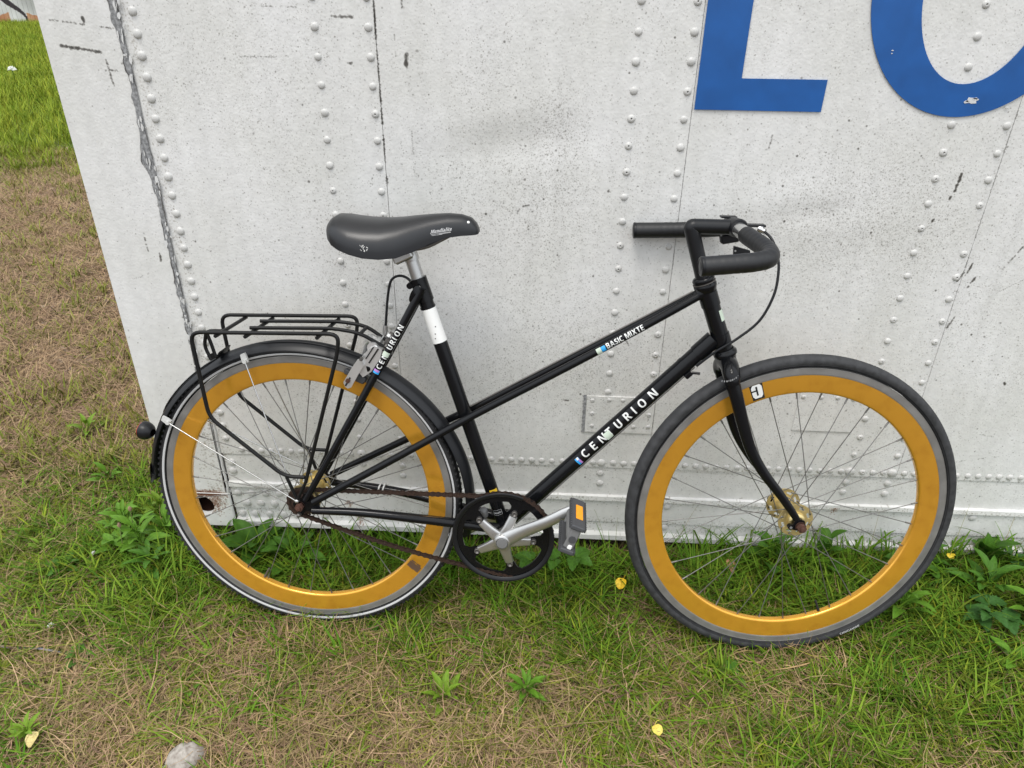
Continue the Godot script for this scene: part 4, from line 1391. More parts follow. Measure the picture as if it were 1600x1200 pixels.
	for s in [1.0, -1.0]:
		g = Geo.new()
		var zz: float = s * 0.065
		g.tube(bent(PackedVector3Array([Vector3(0.0190, 0.0710, zz), Vector3(-0.0240, 0.0715, zz), Vector3(-0.1665, 0.2010, zz), Vector3(-0.1775, 0.3805, zz), Vector3(0.1185, 0.3830, zz), Vector3(0.1150, 0.3500, zz), Vector3(0.0200, 0.0600, zz)]), 0.022, 6), 0.0040, 12)
		g.tube(straight(Vector3(-0.0200, 0.0705, zz), Vector3(-0.004, 0.016, s * 0.063)), 0.0036, 10)
		g.tube(straight(Vector3(0.0200, 0.0600, zz), Vector3(-0.002, 0.018, s * 0.064)), 0.0034, 10)
		if s > 0:
			rack = W.call("luggage_rack", g, M.rack)
		else:
			part("side_rail", g.done(M.rack), rack)
		g = Geo.new()
		g.tube(bent(PackedVector3Array([Vector3(-0.0735, 0.3800, s * 0.025), Vector3(0.0935, 0.3822, s * 0.025), Vector3(0.1480, 0.3740, s * 0.025), Vector3(0.1930, 0.3440, s * 0.018)]), 0.02), 0.0038, 12)
		part("inner_rail", g.done(M.rack), rack)
	for e in [[-0.1245, 0.3750, 0.070], [-0.0655, 0.3745, 0.069], [0.0770, 0.3752, 0.069], [0.1485, 0.3715, 0.026]]:
		g = Geo.new()
		g.tube(straight(Vector3(e[0], e[1], -e[2]), Vector3(e[0], e[1], e[2])), 0.0038, 12)
		part("cross_bar", g.done(M.rack), rack)
	g = Geo.new()                              # slotted hanger that drops from the rack to the guard
	var hz := 0.0260
	g.tube(bent(PackedVector3Array([Vector3(-0.1245, 0.3740, 0.03), Vector3(-0.1640, 0.3730, 0.028), Vector3(-0.1740, 0.3400, hz), Vector3(-0.1640, 0.3120, hz)]), 0.012), 0.0036, 10)
	g.tube(bent(PackedVector3Array([Vector3(-0.1640, 0.3700, 0.028), Vector3(-0.1580, 0.3420, hz), Vector3(-0.1540, 0.3180, hz)]), 0.01), 0.0036, 10)
	g.box(Vector3(-0.1600, 0.3190, hz), Vector3(0.020, 0.012, 0.004), Basis(Z, 0.5), 0.001)
	g.box(Vector3(-0.1500, 0.3200, 0.0), Vector3(0.018, 0.003, 0.05), Basis(Z, 1.0), 0.001)
	part("hanger", g.done(M.rack), rack)

	# --- rear brake
	g = Geo.new()
	var piv := Vector3(0.1730, 0.3450, 0)
	g.plate(PackedVector2Array([Vector2(0.1420, 0.2950), Vector2(0.1434, 0.3133), Vector2(0.1525, 0.3295), Vector2(0.1690, 0.3450), Vector2(0.1786, 0.3500), Vector2(0.1930, 0.3430), Vector2(0.1885, 0.3250), Vector2(0.1680, 0.2960), Vector2(0.1500, 0.2840)]), Vector3(0, 0, 0.0270), Basis(), 0.013)
	g.tube(spline(PackedVector3Array([piv, Vector3(0.1560, 0.3490, -0.020), Vector3(0.1440, 0.3330, -0.034), Vector3(0.1320, 0.3030, -0.035), Vector3(0.1230, 0.2850, -0.031)]), 5), PackedFloat32Array(_taper(21, 0.0115, 0.0070)), 14, true, 0.75, Z)
	g.tube(PackedVector3Array([piv + Z * 0.03, piv, piv - Z * 0.02]), 0.011, 16)
	var cal: MeshInstance3D = W.call("brake_caliper", g, M.caliper)
	var armb := Basis(Z, deg_to_rad(58.0))
	g = Geo.new()
	g.plate(PackedVector2Array([Vector2(0.1560, 0.3110), Vector2(0.1429, 0.2917), Vector2(0.1260, 0.2640), Vector2(0.1190, 0.2615), Vector2(0.1140, 0.2650), Vector2(0.1110, 0.2745), Vector2(0.1311, 0.3063), Vector2(0.1430, 0.3220), Vector2(0.1530, 0.3240)]), Vector3(0, 0, 0.0365), Basis(), 0.0065)
	part("caliper_arm", g.done(M.caliper), cal)
	g = Geo.new()
	g.box(Vector3(0.1755, 0.3300, 0.0335), Vector3(0.037, 0.0030, 0.004), Basis(Z, deg_to_rad(55.0)), 0.0005)
	g.box(Vector3(0.1680, 0.3360, 0.0335), Vector3(0.030, 0.0024, 0.004), Basis(Z, deg_to_rad(55.0)), 0.0005)
	g.box(Vector3(0.1205, 0.2760, 0.0398), Vector3(0.022, 0.0036, 0.0012), armb, 0.0004)
	part("slot", g.done(M.black), cal)
	for s in [1.0, -1.0]:
		g = Geo.new()
		var pad := Vector3(0.1310, 0.2830, 0)
		var pa := pad.normalized()
		var pb := Basis(Vector3(pa.y, -pa.x, 0), pa, Z)
		g.box(pad + Z * s * 0.0200, Vector3(0.048, 0.012, 0.012), pb, 0.003)
		g.box(pad + Z * s * 0.0200 + pb.x * 0.012 - pb.y * 0.003, Vector3(0.020, 0.016, 0.010), pb, 0.003)
		part("brake_pad", g.done(M.grey_plastic), cal)
	for e in [[0.1215, 0.2790, 0.0410, 0.0048, M.rust], [0.1530, 0.3260, 0.0430, 0.0040, M.steel], [0.1760, 0.3420, 0.0180, 0.0075, M.steel], [0.2020, 0.3640, 0.0080, 0.0062, M.alloy], [0.2090, 0.3550, 0.0060, 0.0062, M.steel], [0.1960, 0.3420, 0.0080, 0.0056, M.steel]]:
		g = Geo.new()
		var ax := Z if e[2] > 0.015 else Vector3(0.86, -0.5, 0.1)
		var eb := Basis(ax.cross(Vector3.UP).normalized(), ax.cross(ax.cross(Vector3.UP)).normalized(), ax.normalized()).orthonormalized()
		g.plate(circle(e[3], 6), Vector3(e[0], e[1], e[2]), eb, 0.006)
		g.plate(circle(e[3] * 0.55, 10), Vector3(e[0], e[1], e[2]) + eb.z * 0.004, eb, 0.006)
		part("bolt", g.done(e[4]), cal)
	g = Geo.new()
	g.box(Vector3(0.2010, 0.3560, 0.004), Vector3(0.012, 0.030, 0.010), Basis(Z, deg_to_rad(-30)), 0.002)
	g.tube(PackedVector3Array([Vector3(0.176, 0.338, 0.0), Vector3(0.205, 0.325, 0.0)]), 0.004, 10)
	part("stay_clamp", g.done(M.steel), cal)

	# --- cranks, chainring, chain
	g = Geo.new()
	var rc := BB + Z * 0.045
	g.lathe(PackedVector2Array([Vector2(0.0865, -0.0018), Vector2(0.0865, -0.0018), Vector2(0.1025, -0.0018), Vector2(0.1025, -0.0018), Vector2(0.1025, 0.0018), Vector2(0.1025, 0.0018), Vector2(0.0865, 0.0018), Vector2(0.0865, 0.0018), Vector2(0.0865, -0.0018)]), rc, Z, 72)
	var teeth := Geo.new()
	for k in 52:
		var a := TAU * k / 52
		g.box(rc + Vector3(cos(a), sin(a), 0) * 0.1045, Vector3(0.008, 0.0050, 0.0026), Basis(Z, a), 0.0008)
	for k in 5:                                   # lobes that carry the bolts
		var a := deg_to_rad(67.5 + 72.0 * k)
		var d := Vector3(cos(a), sin(a), 0)
		var n := Vector3(-sin(a), cos(a), 0)
		g.plate(PackedVector2Array([Vector2(0.057, -0.0065), Vector2(0.066, -0.0095), Vector2(0.078, -0.013), Vector2(0.090, -0.030), Vector2(0.090, 0.030), Vector2(0.078, 0.013), Vector2(0.066, 0.0095), Vector2(0.057, 0.0065)]), rc, Basis(d, n, Z), 0.0034)
	var ringm: MeshInstance3D = W.call("chainring", g, M.paint)
	g = Geo.new()
	g.lathe(PackedVector2Array([Vector2(0.0985, 0.0030), Vector2(0.0985, 0.0045), Vector2(0.1035, 0.0075), Vector2(0.1075, 0.0075), Vector2(0.1085, 0.0060), Vector2(0.1080, 0.0045), Vector2(0.1030, 0.0040)]), rc, Z, 72, deg_to_rad(323.0), deg_to_rad(66.0), Vector3.RIGHT)
	part("chain_guard", g.done(M.plastic), ringm)
	for k in 5:
		var a := deg_to_rad(67.5 + 72.0 * k)
		g = Geo.new()
		g.lathe(PackedVector2Array([Vector2(0.0062, 0.0), Vector2(0.0062, 0.0080), Vector2(0.0054, 0.0090), Vector2(0.0036, 0.0090), Vector2(0.0034, 0.0060), Vector2(0.0001, 0.0060)]), rc + Vector3(cos(a), sin(a), 0) * 0.065, Z, 16)
		part("ring_bolt", g.done(M.steel), ringm)
	g = Geo.new()
	for k in 5:
		var a := deg_to_rad(67.5 + 72.0 * k)
		var d := Vector3(cos(a), sin(a), 0)
		var c0 := BB + Z * 0.058
		var cross := Vector3(-d.y, d.x, 0)
		var sec := []
		for q in [[0.004, 0.0150, 0.0], [0.018, 0.0130, 0.0], [0.034, 0.0108, -0.002], [0.050, 0.0094, -0.0055], [0.0590, 0.0088, -0.0075]]:
			var row := PackedVector3Array()
			for i in 12:
				var an := TAU * (i + 0.5) / 12
				row.append(c0 + d * q[0] + cross * q[1] * signf(cos(an)) * pow(absf(cos(an)), 0.5) + Z * (q[2] + 0.0048 * signf(sin(an)) * pow(absf(sin(an)), 0.55)))
			sec.append(row)
		g.surf(sec, true, false)
		g.fan(sec[-1], d)
	g.lathe(PackedVector2Array([Vector2(0.017, -0.022), Vector2(0.0185, -0.010), Vector2(0.0185, 0.008), Vector2(0.0170, 0.0115), Vector2(0.0130, 0.0125)]), BB + Z * 0.058, Z, 28)
	var arm := deg_to_rad(31.6)
	var ad2 := Vector3(cos(arm), sin(arm), 0)
	var ap := PackedVector3Array()
	for k in 9:
		var u := k / 8.0
		ap.append(BB + ad2 * lerpf(0.002, 0.172, u) + Z * (0.060 + 0.013 * smoothstep(0.1, 0.7, u)))
	g.tube(ap, PackedFloat32Array([0.0175, 0.0165, 0.0148, 0.0138, 0.0130, 0.0125, 0.0122, 0.0125, 0.0105]), 20, true, 0.58, Z)
	var crank: MeshInstance3D = W.call("crank", g, M.alloy)
	g = Geo.new()
	g.lathe(PackedVector2Array([Vector2(0.0118, 0.0105), Vector2(0.0118, 0.0132), Vector2(0.0108, 0.0138), Vector2(0.0001, 0.0138)]), BB + Z * 0.058, Z, 24)
	part("dust_cap", g.done(M.grey_cap), crank)
	g = Geo.new()
	g.lathe(PackedVector2Array([Vector2(0.0060, -0.018), Vector2(0.0085, -0.014), Vector2(0.0088, 0.0), Vector2(0.0070, 0.005), Vector2(0.0001, 0.0065)]), Vector3(0.386, -0.018, 0.020), Vector3(-0.1, 0.95, 0.25), 16)
	W.call("cable_guide", g, M.grey_cap)
	for s in [1.0, -1.0]:                          # the far arm and both pedals
		var e: Vector3 = BB + ad2 * 0.170 * s
		if s < 0:
			g = Geo.new()
			g.tube(PackedVector3Array([BB - Z * 0.040, BB - Z * 0.056, BB - Z * 0.066]), 0.015, 16)
			g.tube(PackedVector3Array([BB - Z * 0.060, BB + ad2 * -0.08 - Z * 0.068, e - Z * 0.073]), PackedFloat32Array([0.0165, 0.0130, 0.0120]), 16, true, 0.58, Z)
			W.call("crank", g, M.alloy)
		pedal(t, e + Z * (0.085 if s > 0 else -0.085), s)
	# chain: separate links round both sprockets, the lower run slack
	var path := PackedVector3Array()
	var r1 := 0.0315
	var r2 := 0.1050
	var zc := 0.045
	for k in 25:
		var a := deg_to_rad(lerpf(-74.0, 113.0, k / 24.0))
		path.append(BB + Vector3(cos(a) * r2, sin(a) * r2, zc))
	for k in 13:
		var a := deg_to_rad(lerpf(92.0, 262.0, k / 12.0))
		path.append(Vector3(cos(a) * r1, sin(a) * r1, zc))
	for k in range(1, 9):
		var u := k / 9.0
		path.append(Vector3(-0.004, -0.0315, zc).lerp(BB + Vector3(0.029, -0.1010, zc), u) + Vector3(0, -0.012 * sin(PI * u), 0))
	path.append(path[0])
	var lens := PackedFloat32Array([0.0])
	for k in range(1, path.size()):
		lens.append(lens[-1] + path[k].distance_to(path[k - 1]))
	var nlinks := int(lens[-1] / 0.0127) / 2 * 2
	var pitch := lens[-1] / nlinks
	var at := func(s: float) -> Vector3:
		s = fposmod(s, lens[-1])
		var k := 1
		while lens[k] < s:
			k += 1
		return path[k - 1].lerp(path[k], (s - lens[k - 1]) / maxf(1e-6, lens[k] - lens[k - 1]))
	g = Geo.new()
	for k in nlinks:
		var a: Vector3 = at.call(k * pitch)
		var b: Vector3 = at.call((k + 1) * pitch)
		var d := (b - a).normalized()
		var n := Vector3(-d.y, d.x, 0)
		var wide := 0.0033 if k % 2 == 0 else 0.0022
		var half := a.distance_to(b) / 2
		var shape := PackedVector2Array()
		for e in [[-1, 0], [1, 0]]:
			for q in 5:
				var th := lerpf(PI / 2, PI * 1.5, q / 4.0) if e[0] < 0 else lerpf(-PI / 2, PI / 2, q / 4.0)
				shape.append(Vector2(e[0] * half + cos(th) * 0.0043, sin(th) * 0.0043))
			shape.append(Vector2(0, -0.0028 if e[0] < 0 else 0.0028))
		for s in [1.0, -1.0]:
			g.plate(shape, (a + b) / 2 + Z * s * wide, Basis(d, n, Z), 0.0011)
		g.tube(PackedVector3Array([a - Z * 0.0044, a + Z * 0.0044]), 0.0021, 6)
	W.call("chain", g, M.chain).set_meta("label", "rusty brown drive chain")
	g = Geo.new()
	g.lathe(PackedVector2Array([Vector2(0.012, -0.0015), Vector2(0.012, -0.0015), Vector2(0.0285, -0.0015), Vector2(0.0285, -0.0015), Vector2(0.0285, 0.0015), Vector2(0.0285, 0.0015), Vector2(0.012, 0.0015), Vector2(0.012, 0.0015), Vector2(0.012, -0.0015)]), Z * zc, Z, 36)
	for k in 16:
		var a := TAU * k / 16
		g.box(Z * zc + Vector3(cos(a), sin(a), 0) * 0.0305, Vector3(0.007, 0.0045, 0.0022), Basis(Z, a), 0.0007)
	g.lathe(PackedVector2Array([Vector2(0.0205, 0.006), Vector2(0.0215, 0.010), Vector2(0.0205, 0.0125), Vector2(0.010, 0.0135)]), Z * (zc - 0.006), Z, 28)
	W.call("sprocket", g, M.chain)
	# clear cable ties on the far chain stay, yellow tape at the foot of the seat tube
	g = Geo.new()
	for k in [0.1400, 0.1500]:
		g.tube(PackedVector3Array([Vector3(k, -0.0150, -0.0545), Vector3(k + 0.003, -0.0156, -0.0541)]), 0.0122, 14)
	W.call("cable_tie", g, M.clear)
	g = Geo.new()
	band(g, Vector3(0.424, -0.052, 0), -sdir, Vector3(0.75, 0, 0.66).normalized(), 0.0148, 0.078, 0.086, -0.004, 0.014)
	W.call("yellow_tape", g, M.yellow)


func pedal(t: Node3D, o: Vector3, s: float) -> void:
	var Z := Vector3.BACK
	var u := Vector3(0.36, 0.93, 0).normalized()
	var v := Vector3(0.93, -0.36, 0).normalized()
	var mid := o + Z * s * 0.050
	var b := Basis(v, u, Z)
	var g := Geo.new()
	g.tube(PackedVector3Array([o - Z * s * 0.008, o, o + Z * s * 0.001, o + Z * s * 0.088, o + Z * s * 0.092]), PackedFloat32Array([0.0075, 0.0075, 0.0120, 0.0120, 0.0085]), 16)
	for k in [0.006, 0.094]:
		g.box(o + Z * s * k, Vector3(0.020, 0.046, 0.007), b, 0.003)
	var p := part("pedal", g.done(M.grey_cap), t, -BASE)
	for w in [1.0, -1.0]:
		g = Geo.new()
		g.box(mid + u * w * 0.0275, Vector3(0.0295, 0.011, 0.106), b, 0.0035)
		for k in 16:
			for e in [1.0, -1.0]:
				g.box(mid + u * w * 0.0275 + v * e * 0.0148 + Z * (k - 7.5) * 0.0064, Vector3(0.003, 0.0095, 0.0032), b, 0.0006)
		part("tread_plate", g.done(M.grey_plastic), p)
		g = Geo.new()
		g.box(mid + u * w * 0.0335 + v * 0.001, Vector3(0.0145, 0.002, 0.050), b, 0.0008)
		part("reflector", g.done(M.amber), p)
	g = Geo.new()
	g.tube(PackedVector3Array([o + Z * s * 0.0985, o + Z * s * 0.1005]), 0.0072, 16)
	part("end_cap", g.done(M.grey_plastic), p)
	g = Geo.new()
	g.box(o + Z * s * 0.0955 - u * 0.0180 + v * 0.002, Vector3(0.009, 0.010, 0.008), b, 0.002)
	part("white_reflector", g.done(M.white), p)


func _taper(count: int, a: float, b: float, p := 1.0) -> Array:
	var r := []
	for k in count:
		r.append(lerpf(a, b, pow(k / float(count - 1), p)))
	return r


# saddle section at x: its half width, top and skirt heights
func saddle_at(x: float) -> Vector3:
	var tab := [[0.1035, 0.034, 0.5860, 0.5700], [0.1050, 0.040, 0.5890, 0.5670], [0.1100, 0.052, 0.5950, 0.5610], [0.1200, 0.064, 0.6005, 0.5520], [0.1350, 0.073, 0.6000, 0.5445], [0.1550, 0.078, 0.5970, 0.5375], [0.1800, 0.079, 0.5945, 0.5310], [0.2100, 0.077, 0.5930, 0.5285], [0.2400, 0.070, 0.5950, 0.5300], [0.2700, 0.056, 0.5985, 0.5395], [0.3000, 0.041, 0.6015, 0.5525], [0.3300, 0.031, 0.6032, 0.5620], [0.3550, 0.026, 0.6012, 0.5648], [0.3720, 0.023, 0.5955, 0.5655], [0.3815, 0.019, 0.5860, 0.5660], [0.3855, 0.014, 0.5770, 0.5665], [0.3865, 0.007, 0.5720, 0.5680]]
	for k in tab.size() - 1:
		if x <= tab[k + 1][0] + 1e-6:
			var u: float = clampf((x - tab[k][0]) / (tab[k + 1][0] - tab[k][0]), 0.0, 1.0)
			return Vector3(lerpf(tab[k][1], tab[k + 1][1], u), lerpf(tab[k][2], tab[k + 1][2], u), lerpf(tab[k][3], tab[k + 1][3], u))
	return Vector3(tab[-1][1], tab[-1][2], tab[-1][3])


func saddle_point(x: float, a: float) -> Vector3:
	var s := saddle_at(x)
	return Vector3(x, s.z + (s.y - s.z) * pow(cos(a) if absf(a) < PI / 2 - 1e-5 else 0.0, 0.72), s.x * signf(sin(a)) * pow(absf(sin(a)), 0.85))


func saddle_side(x: float, y: float) -> Vector3:
	var s := saddle_at(x)
	var c := pow(clampf((y - s.z) / (s.y - s.z), 0.0, 1.0), 1.0 / 0.72)
	return Vector3(x, y, s.x * pow(sqrt(1.0 - c * c), 0.85))


# ---------------------------------------------------------------- ground and plants
func ground_y(x: float, z: float) -> float:
	var fade := clampf((4.0 - absf(z)) / 2.0, 0.0, 1.0)
	return 0.0255 * clampf(x, -1.4, 1.4) * clampf(1.0 - (absf(x) - 1.4) / 3.0, 0.0, 1.0) + (0.006 * lumps.get_noise_2d(x * 160.0, z * 160.0) - 0.006) * (0.3 + 0.7 * fade) + 0.05 * lumps.get_noise_2d(x * 6.0, z * 6.0) * (1.0 - fade)


func ground() -> void:
	var cuts := func(lo: float, hi: float) -> PackedFloat32Array:
		var r := PackedFloat32Array()
		var v := lo
		while v < hi:
			r.append(v)
			v += 0.035
		r.append(hi)
		var far := 0.06
		while r[-1] < 400.0:
			r.append(r[-1] + far)
			far *= 1.22
		r.reverse()
		far = 0.06
		while r[-1] > -400.0:
			r.append(r[-1] - far)
			far *= 1.22
		r.reverse()
		return r
	var xs: PackedFloat32Array = cuts.call(-2.2, 1.8)
	var zs: PackedFloat32Array = cuts.call(-1.2, 1.6)
	var g := Geo.new()
	var rows := []
	var uvs := []
	for z in zs:
		var row := PackedVector3Array()
		var ru := PackedVector2Array()
		for x in xs:
			row.append(Vector3(x, ground_y(x, z), z))
			ru.append(Vector2(x, z))
		rows.append(row)
		uvs.append(ru)
	g.surf(rows, false, false, uvs, true)
	for i in g.v.size():
		var p := g.v[i]
		var f := smoothstep(-3.2, -4.6, p.z + 0.5 * patchy.get_noise_2d(p.x * 30.0, p.z * 30.0))
		var a := Color(0.07, 0.047, 0.034).lerp(Color(0.125, 0.085, 0.058), 0.5 + 0.8 * patchy.get_noise_2d(p.x * 90.0, p.z * 90.0))
		g.c[i] = a.lerp(Color(0.10, 0.15, 0.035), f)
	var m := mat(1, 1, 1, 0.95)
	m.vertex_color_use_as_albedo = true
	m.albedo_texture = tex(0.035, [[0.0, Color(0.5, 0.47, 0.45)], [0.45, Color(0.78, 0.76, 0.74)], [0.62, Color(0.95, 0.93, 0.9)], [1.0, Color(1, 1, 1)]], 512, 5, 41)
	m.uv1_scale = Vector3(4.0, 4.0, 4.0)
	m.normal_enabled = true
	m.normal_texture = bumps(0.05, 8.0, 512, 5, 42)
	m.normal_scale = 0.8
	var o := MeshInstance3D.new()
	o.name = numbered("ground")
	o.mesh = g.done(m)
	add_child(o)
	tag(o, "brown earth with thin dry grass beside the trailer", "", "", "structure")


# a curved blade: base, heading, length, width, first lean and further bend in radians
func blade(g: Geo, o: Vector3, yaw: float, length: float, width: float, lean: float, bend: float, segs := 4, twist := 0.0) -> void:
	var p := o
	var f := g.v.size()
	for k in segs + 1:
		var u := float(k) / segs
		var a := lean + bend * u
		var h := Vector3(cos(yaw + twist * u), 0, sin(yaw + twist * u))
		var d := h * sin(a) + Vector3.UP * cos(a)
		var side := Vector3(-h.z, 0, h.x)
		var w := width * 0.5 * (1.0 - pow(u, 2.2)) * (0.7 + 0.6 * minf(u * 3.0, 0.5)) + 0.00015
		var nn := side.cross(d).normalized()
		if nn.y < 0:
			nn = -nn
		g.vert(p - side * w, nn, Vector2(0, u))
		g.vert(p + side * w, nn, Vector2(1, u))
		p += d * length / segs
		if p.y < o.y * 0 + 0.001:
			p.y = 0.001 + 0.004 * rng.randf()
	for k in segs:
		g.quad(f + k * 2, f + k * 2 + 1, f + k * 2 + 3, f + k * 2 + 2)


func scatter(called: String, label: String, mesh: Mesh, where: Array, tints: PackedColorArray, category := "grass") -> void:
	var mm := MultiMesh.new()
	mm.transform_format = MultiMesh.TRANSFORM_3D
	mm.use_colors = true
	mm.mesh = mesh
	mm.instance_count = where.size()
	for i in where.size():
		mm.set_instance_transform(i, where[i])
		mm.set_instance_color(i, tints[i])
	var o := MultiMeshInstance3D.new()
	o.name = numbered(called)
	o.multimesh = mm
	add_child(o)
	tag(o, label, category, "", "stuff")


func bump(x: float, z: float, cx: float, cz: float, rx: float, rz: float) -> float:
	var u := (x - cx) / rx
	var w := (z - cz) / rz
	return exp(-u * u - w * w)


# blades are kept low where the tyres press them down and right under the trailer's edge
func pressed(x: float, z: float) -> float:
	var p := 0.0
	for e in [[-0.486, 0.262], [0.533, 0.309]]:
		p = maxf(p, exp(-pow((x - e[0]) / 0.20, 4.0)) * smoothstep(-0.03, 0.005, z - e[1]) * smoothstep(0.10, 0.05, z - e[1]))
	p = maxf(p, bump(x, z, 0.1, 0.02, 0.42, 0.05))
	return p


# how much living grass stands at a place, as the photograph shows it
func lush(x: float, z: float) -> float:
	var n := patchy.get_noise_2d(x * 75.0 + 40.0, z * 75.0)
	var n2 := patchy.get_noise_2d(x * 240.0, z * 240.0 + 90.0)
	var l := 0.40 + 0.58 * n + 0.5 * n2
	if x > -0.97:
		l += 0.75 * exp(-pow(maxf(z, 0.0) / 0.13, 2.0))
	l += 0.55 * bump(x, z, -0.5, 0.08, 0.4, 0.2) + 0.5 * bump(x, z, 1.0, 0.25, 0.35, 0.4) + 0.5 * bump(x, z, -1.1, 0.1, 0.28, 0.26) + 0.55 * bump(x, z, -1.1, -0.2, 0.13, 0.25) + 0.35 * bump(x, z, 0.6, 0.12, 0.3, 0.2) + 0.25 * bump(x, z, 0.35, 0.45, 0.35, 0.2)
	l += 0.3 * bump(x, z, -0.32, 0.3, 0.14, 0.1) + 0.25 * bump(x, z, 0.05, 0.25, 0.2, 0.12) + 0.3 * bump(x, z, -1.45, -0.5, 0.18, 0.25)
	l -= 0.32 * bump(x, z, -0.5, 0.62, 0.35, 0.16) + 0.3 * bump(x, z, -0.2, 0.58, 0.22, 0.14) + 0.25 * bump(x, z, 0.25, 0.58, 0.2, 0.1) + 0.25 * bump(x, z, -0.95, 0.5, 0.2, 0.12)
	if z < -0.3:
		l -= 0.32 * smoothstep(-0.3, -1.0, z) * smoothstep(-4.2, -3.4, z)
	return clampf(l, 0.0, 1.0)


func in_view(x: float, z: float) -> bool:
	if x > -0.965 and z < 0.012:
		return false
	if z > 0.95 or x > 1.75 + (0.3 - z) * 0.2:
		return false
	if x < -1.65 - (0.3 - z) * 0.74:
		return false
	return z > 0.0 or x < -0.95 + 0.654 * z + 0.75


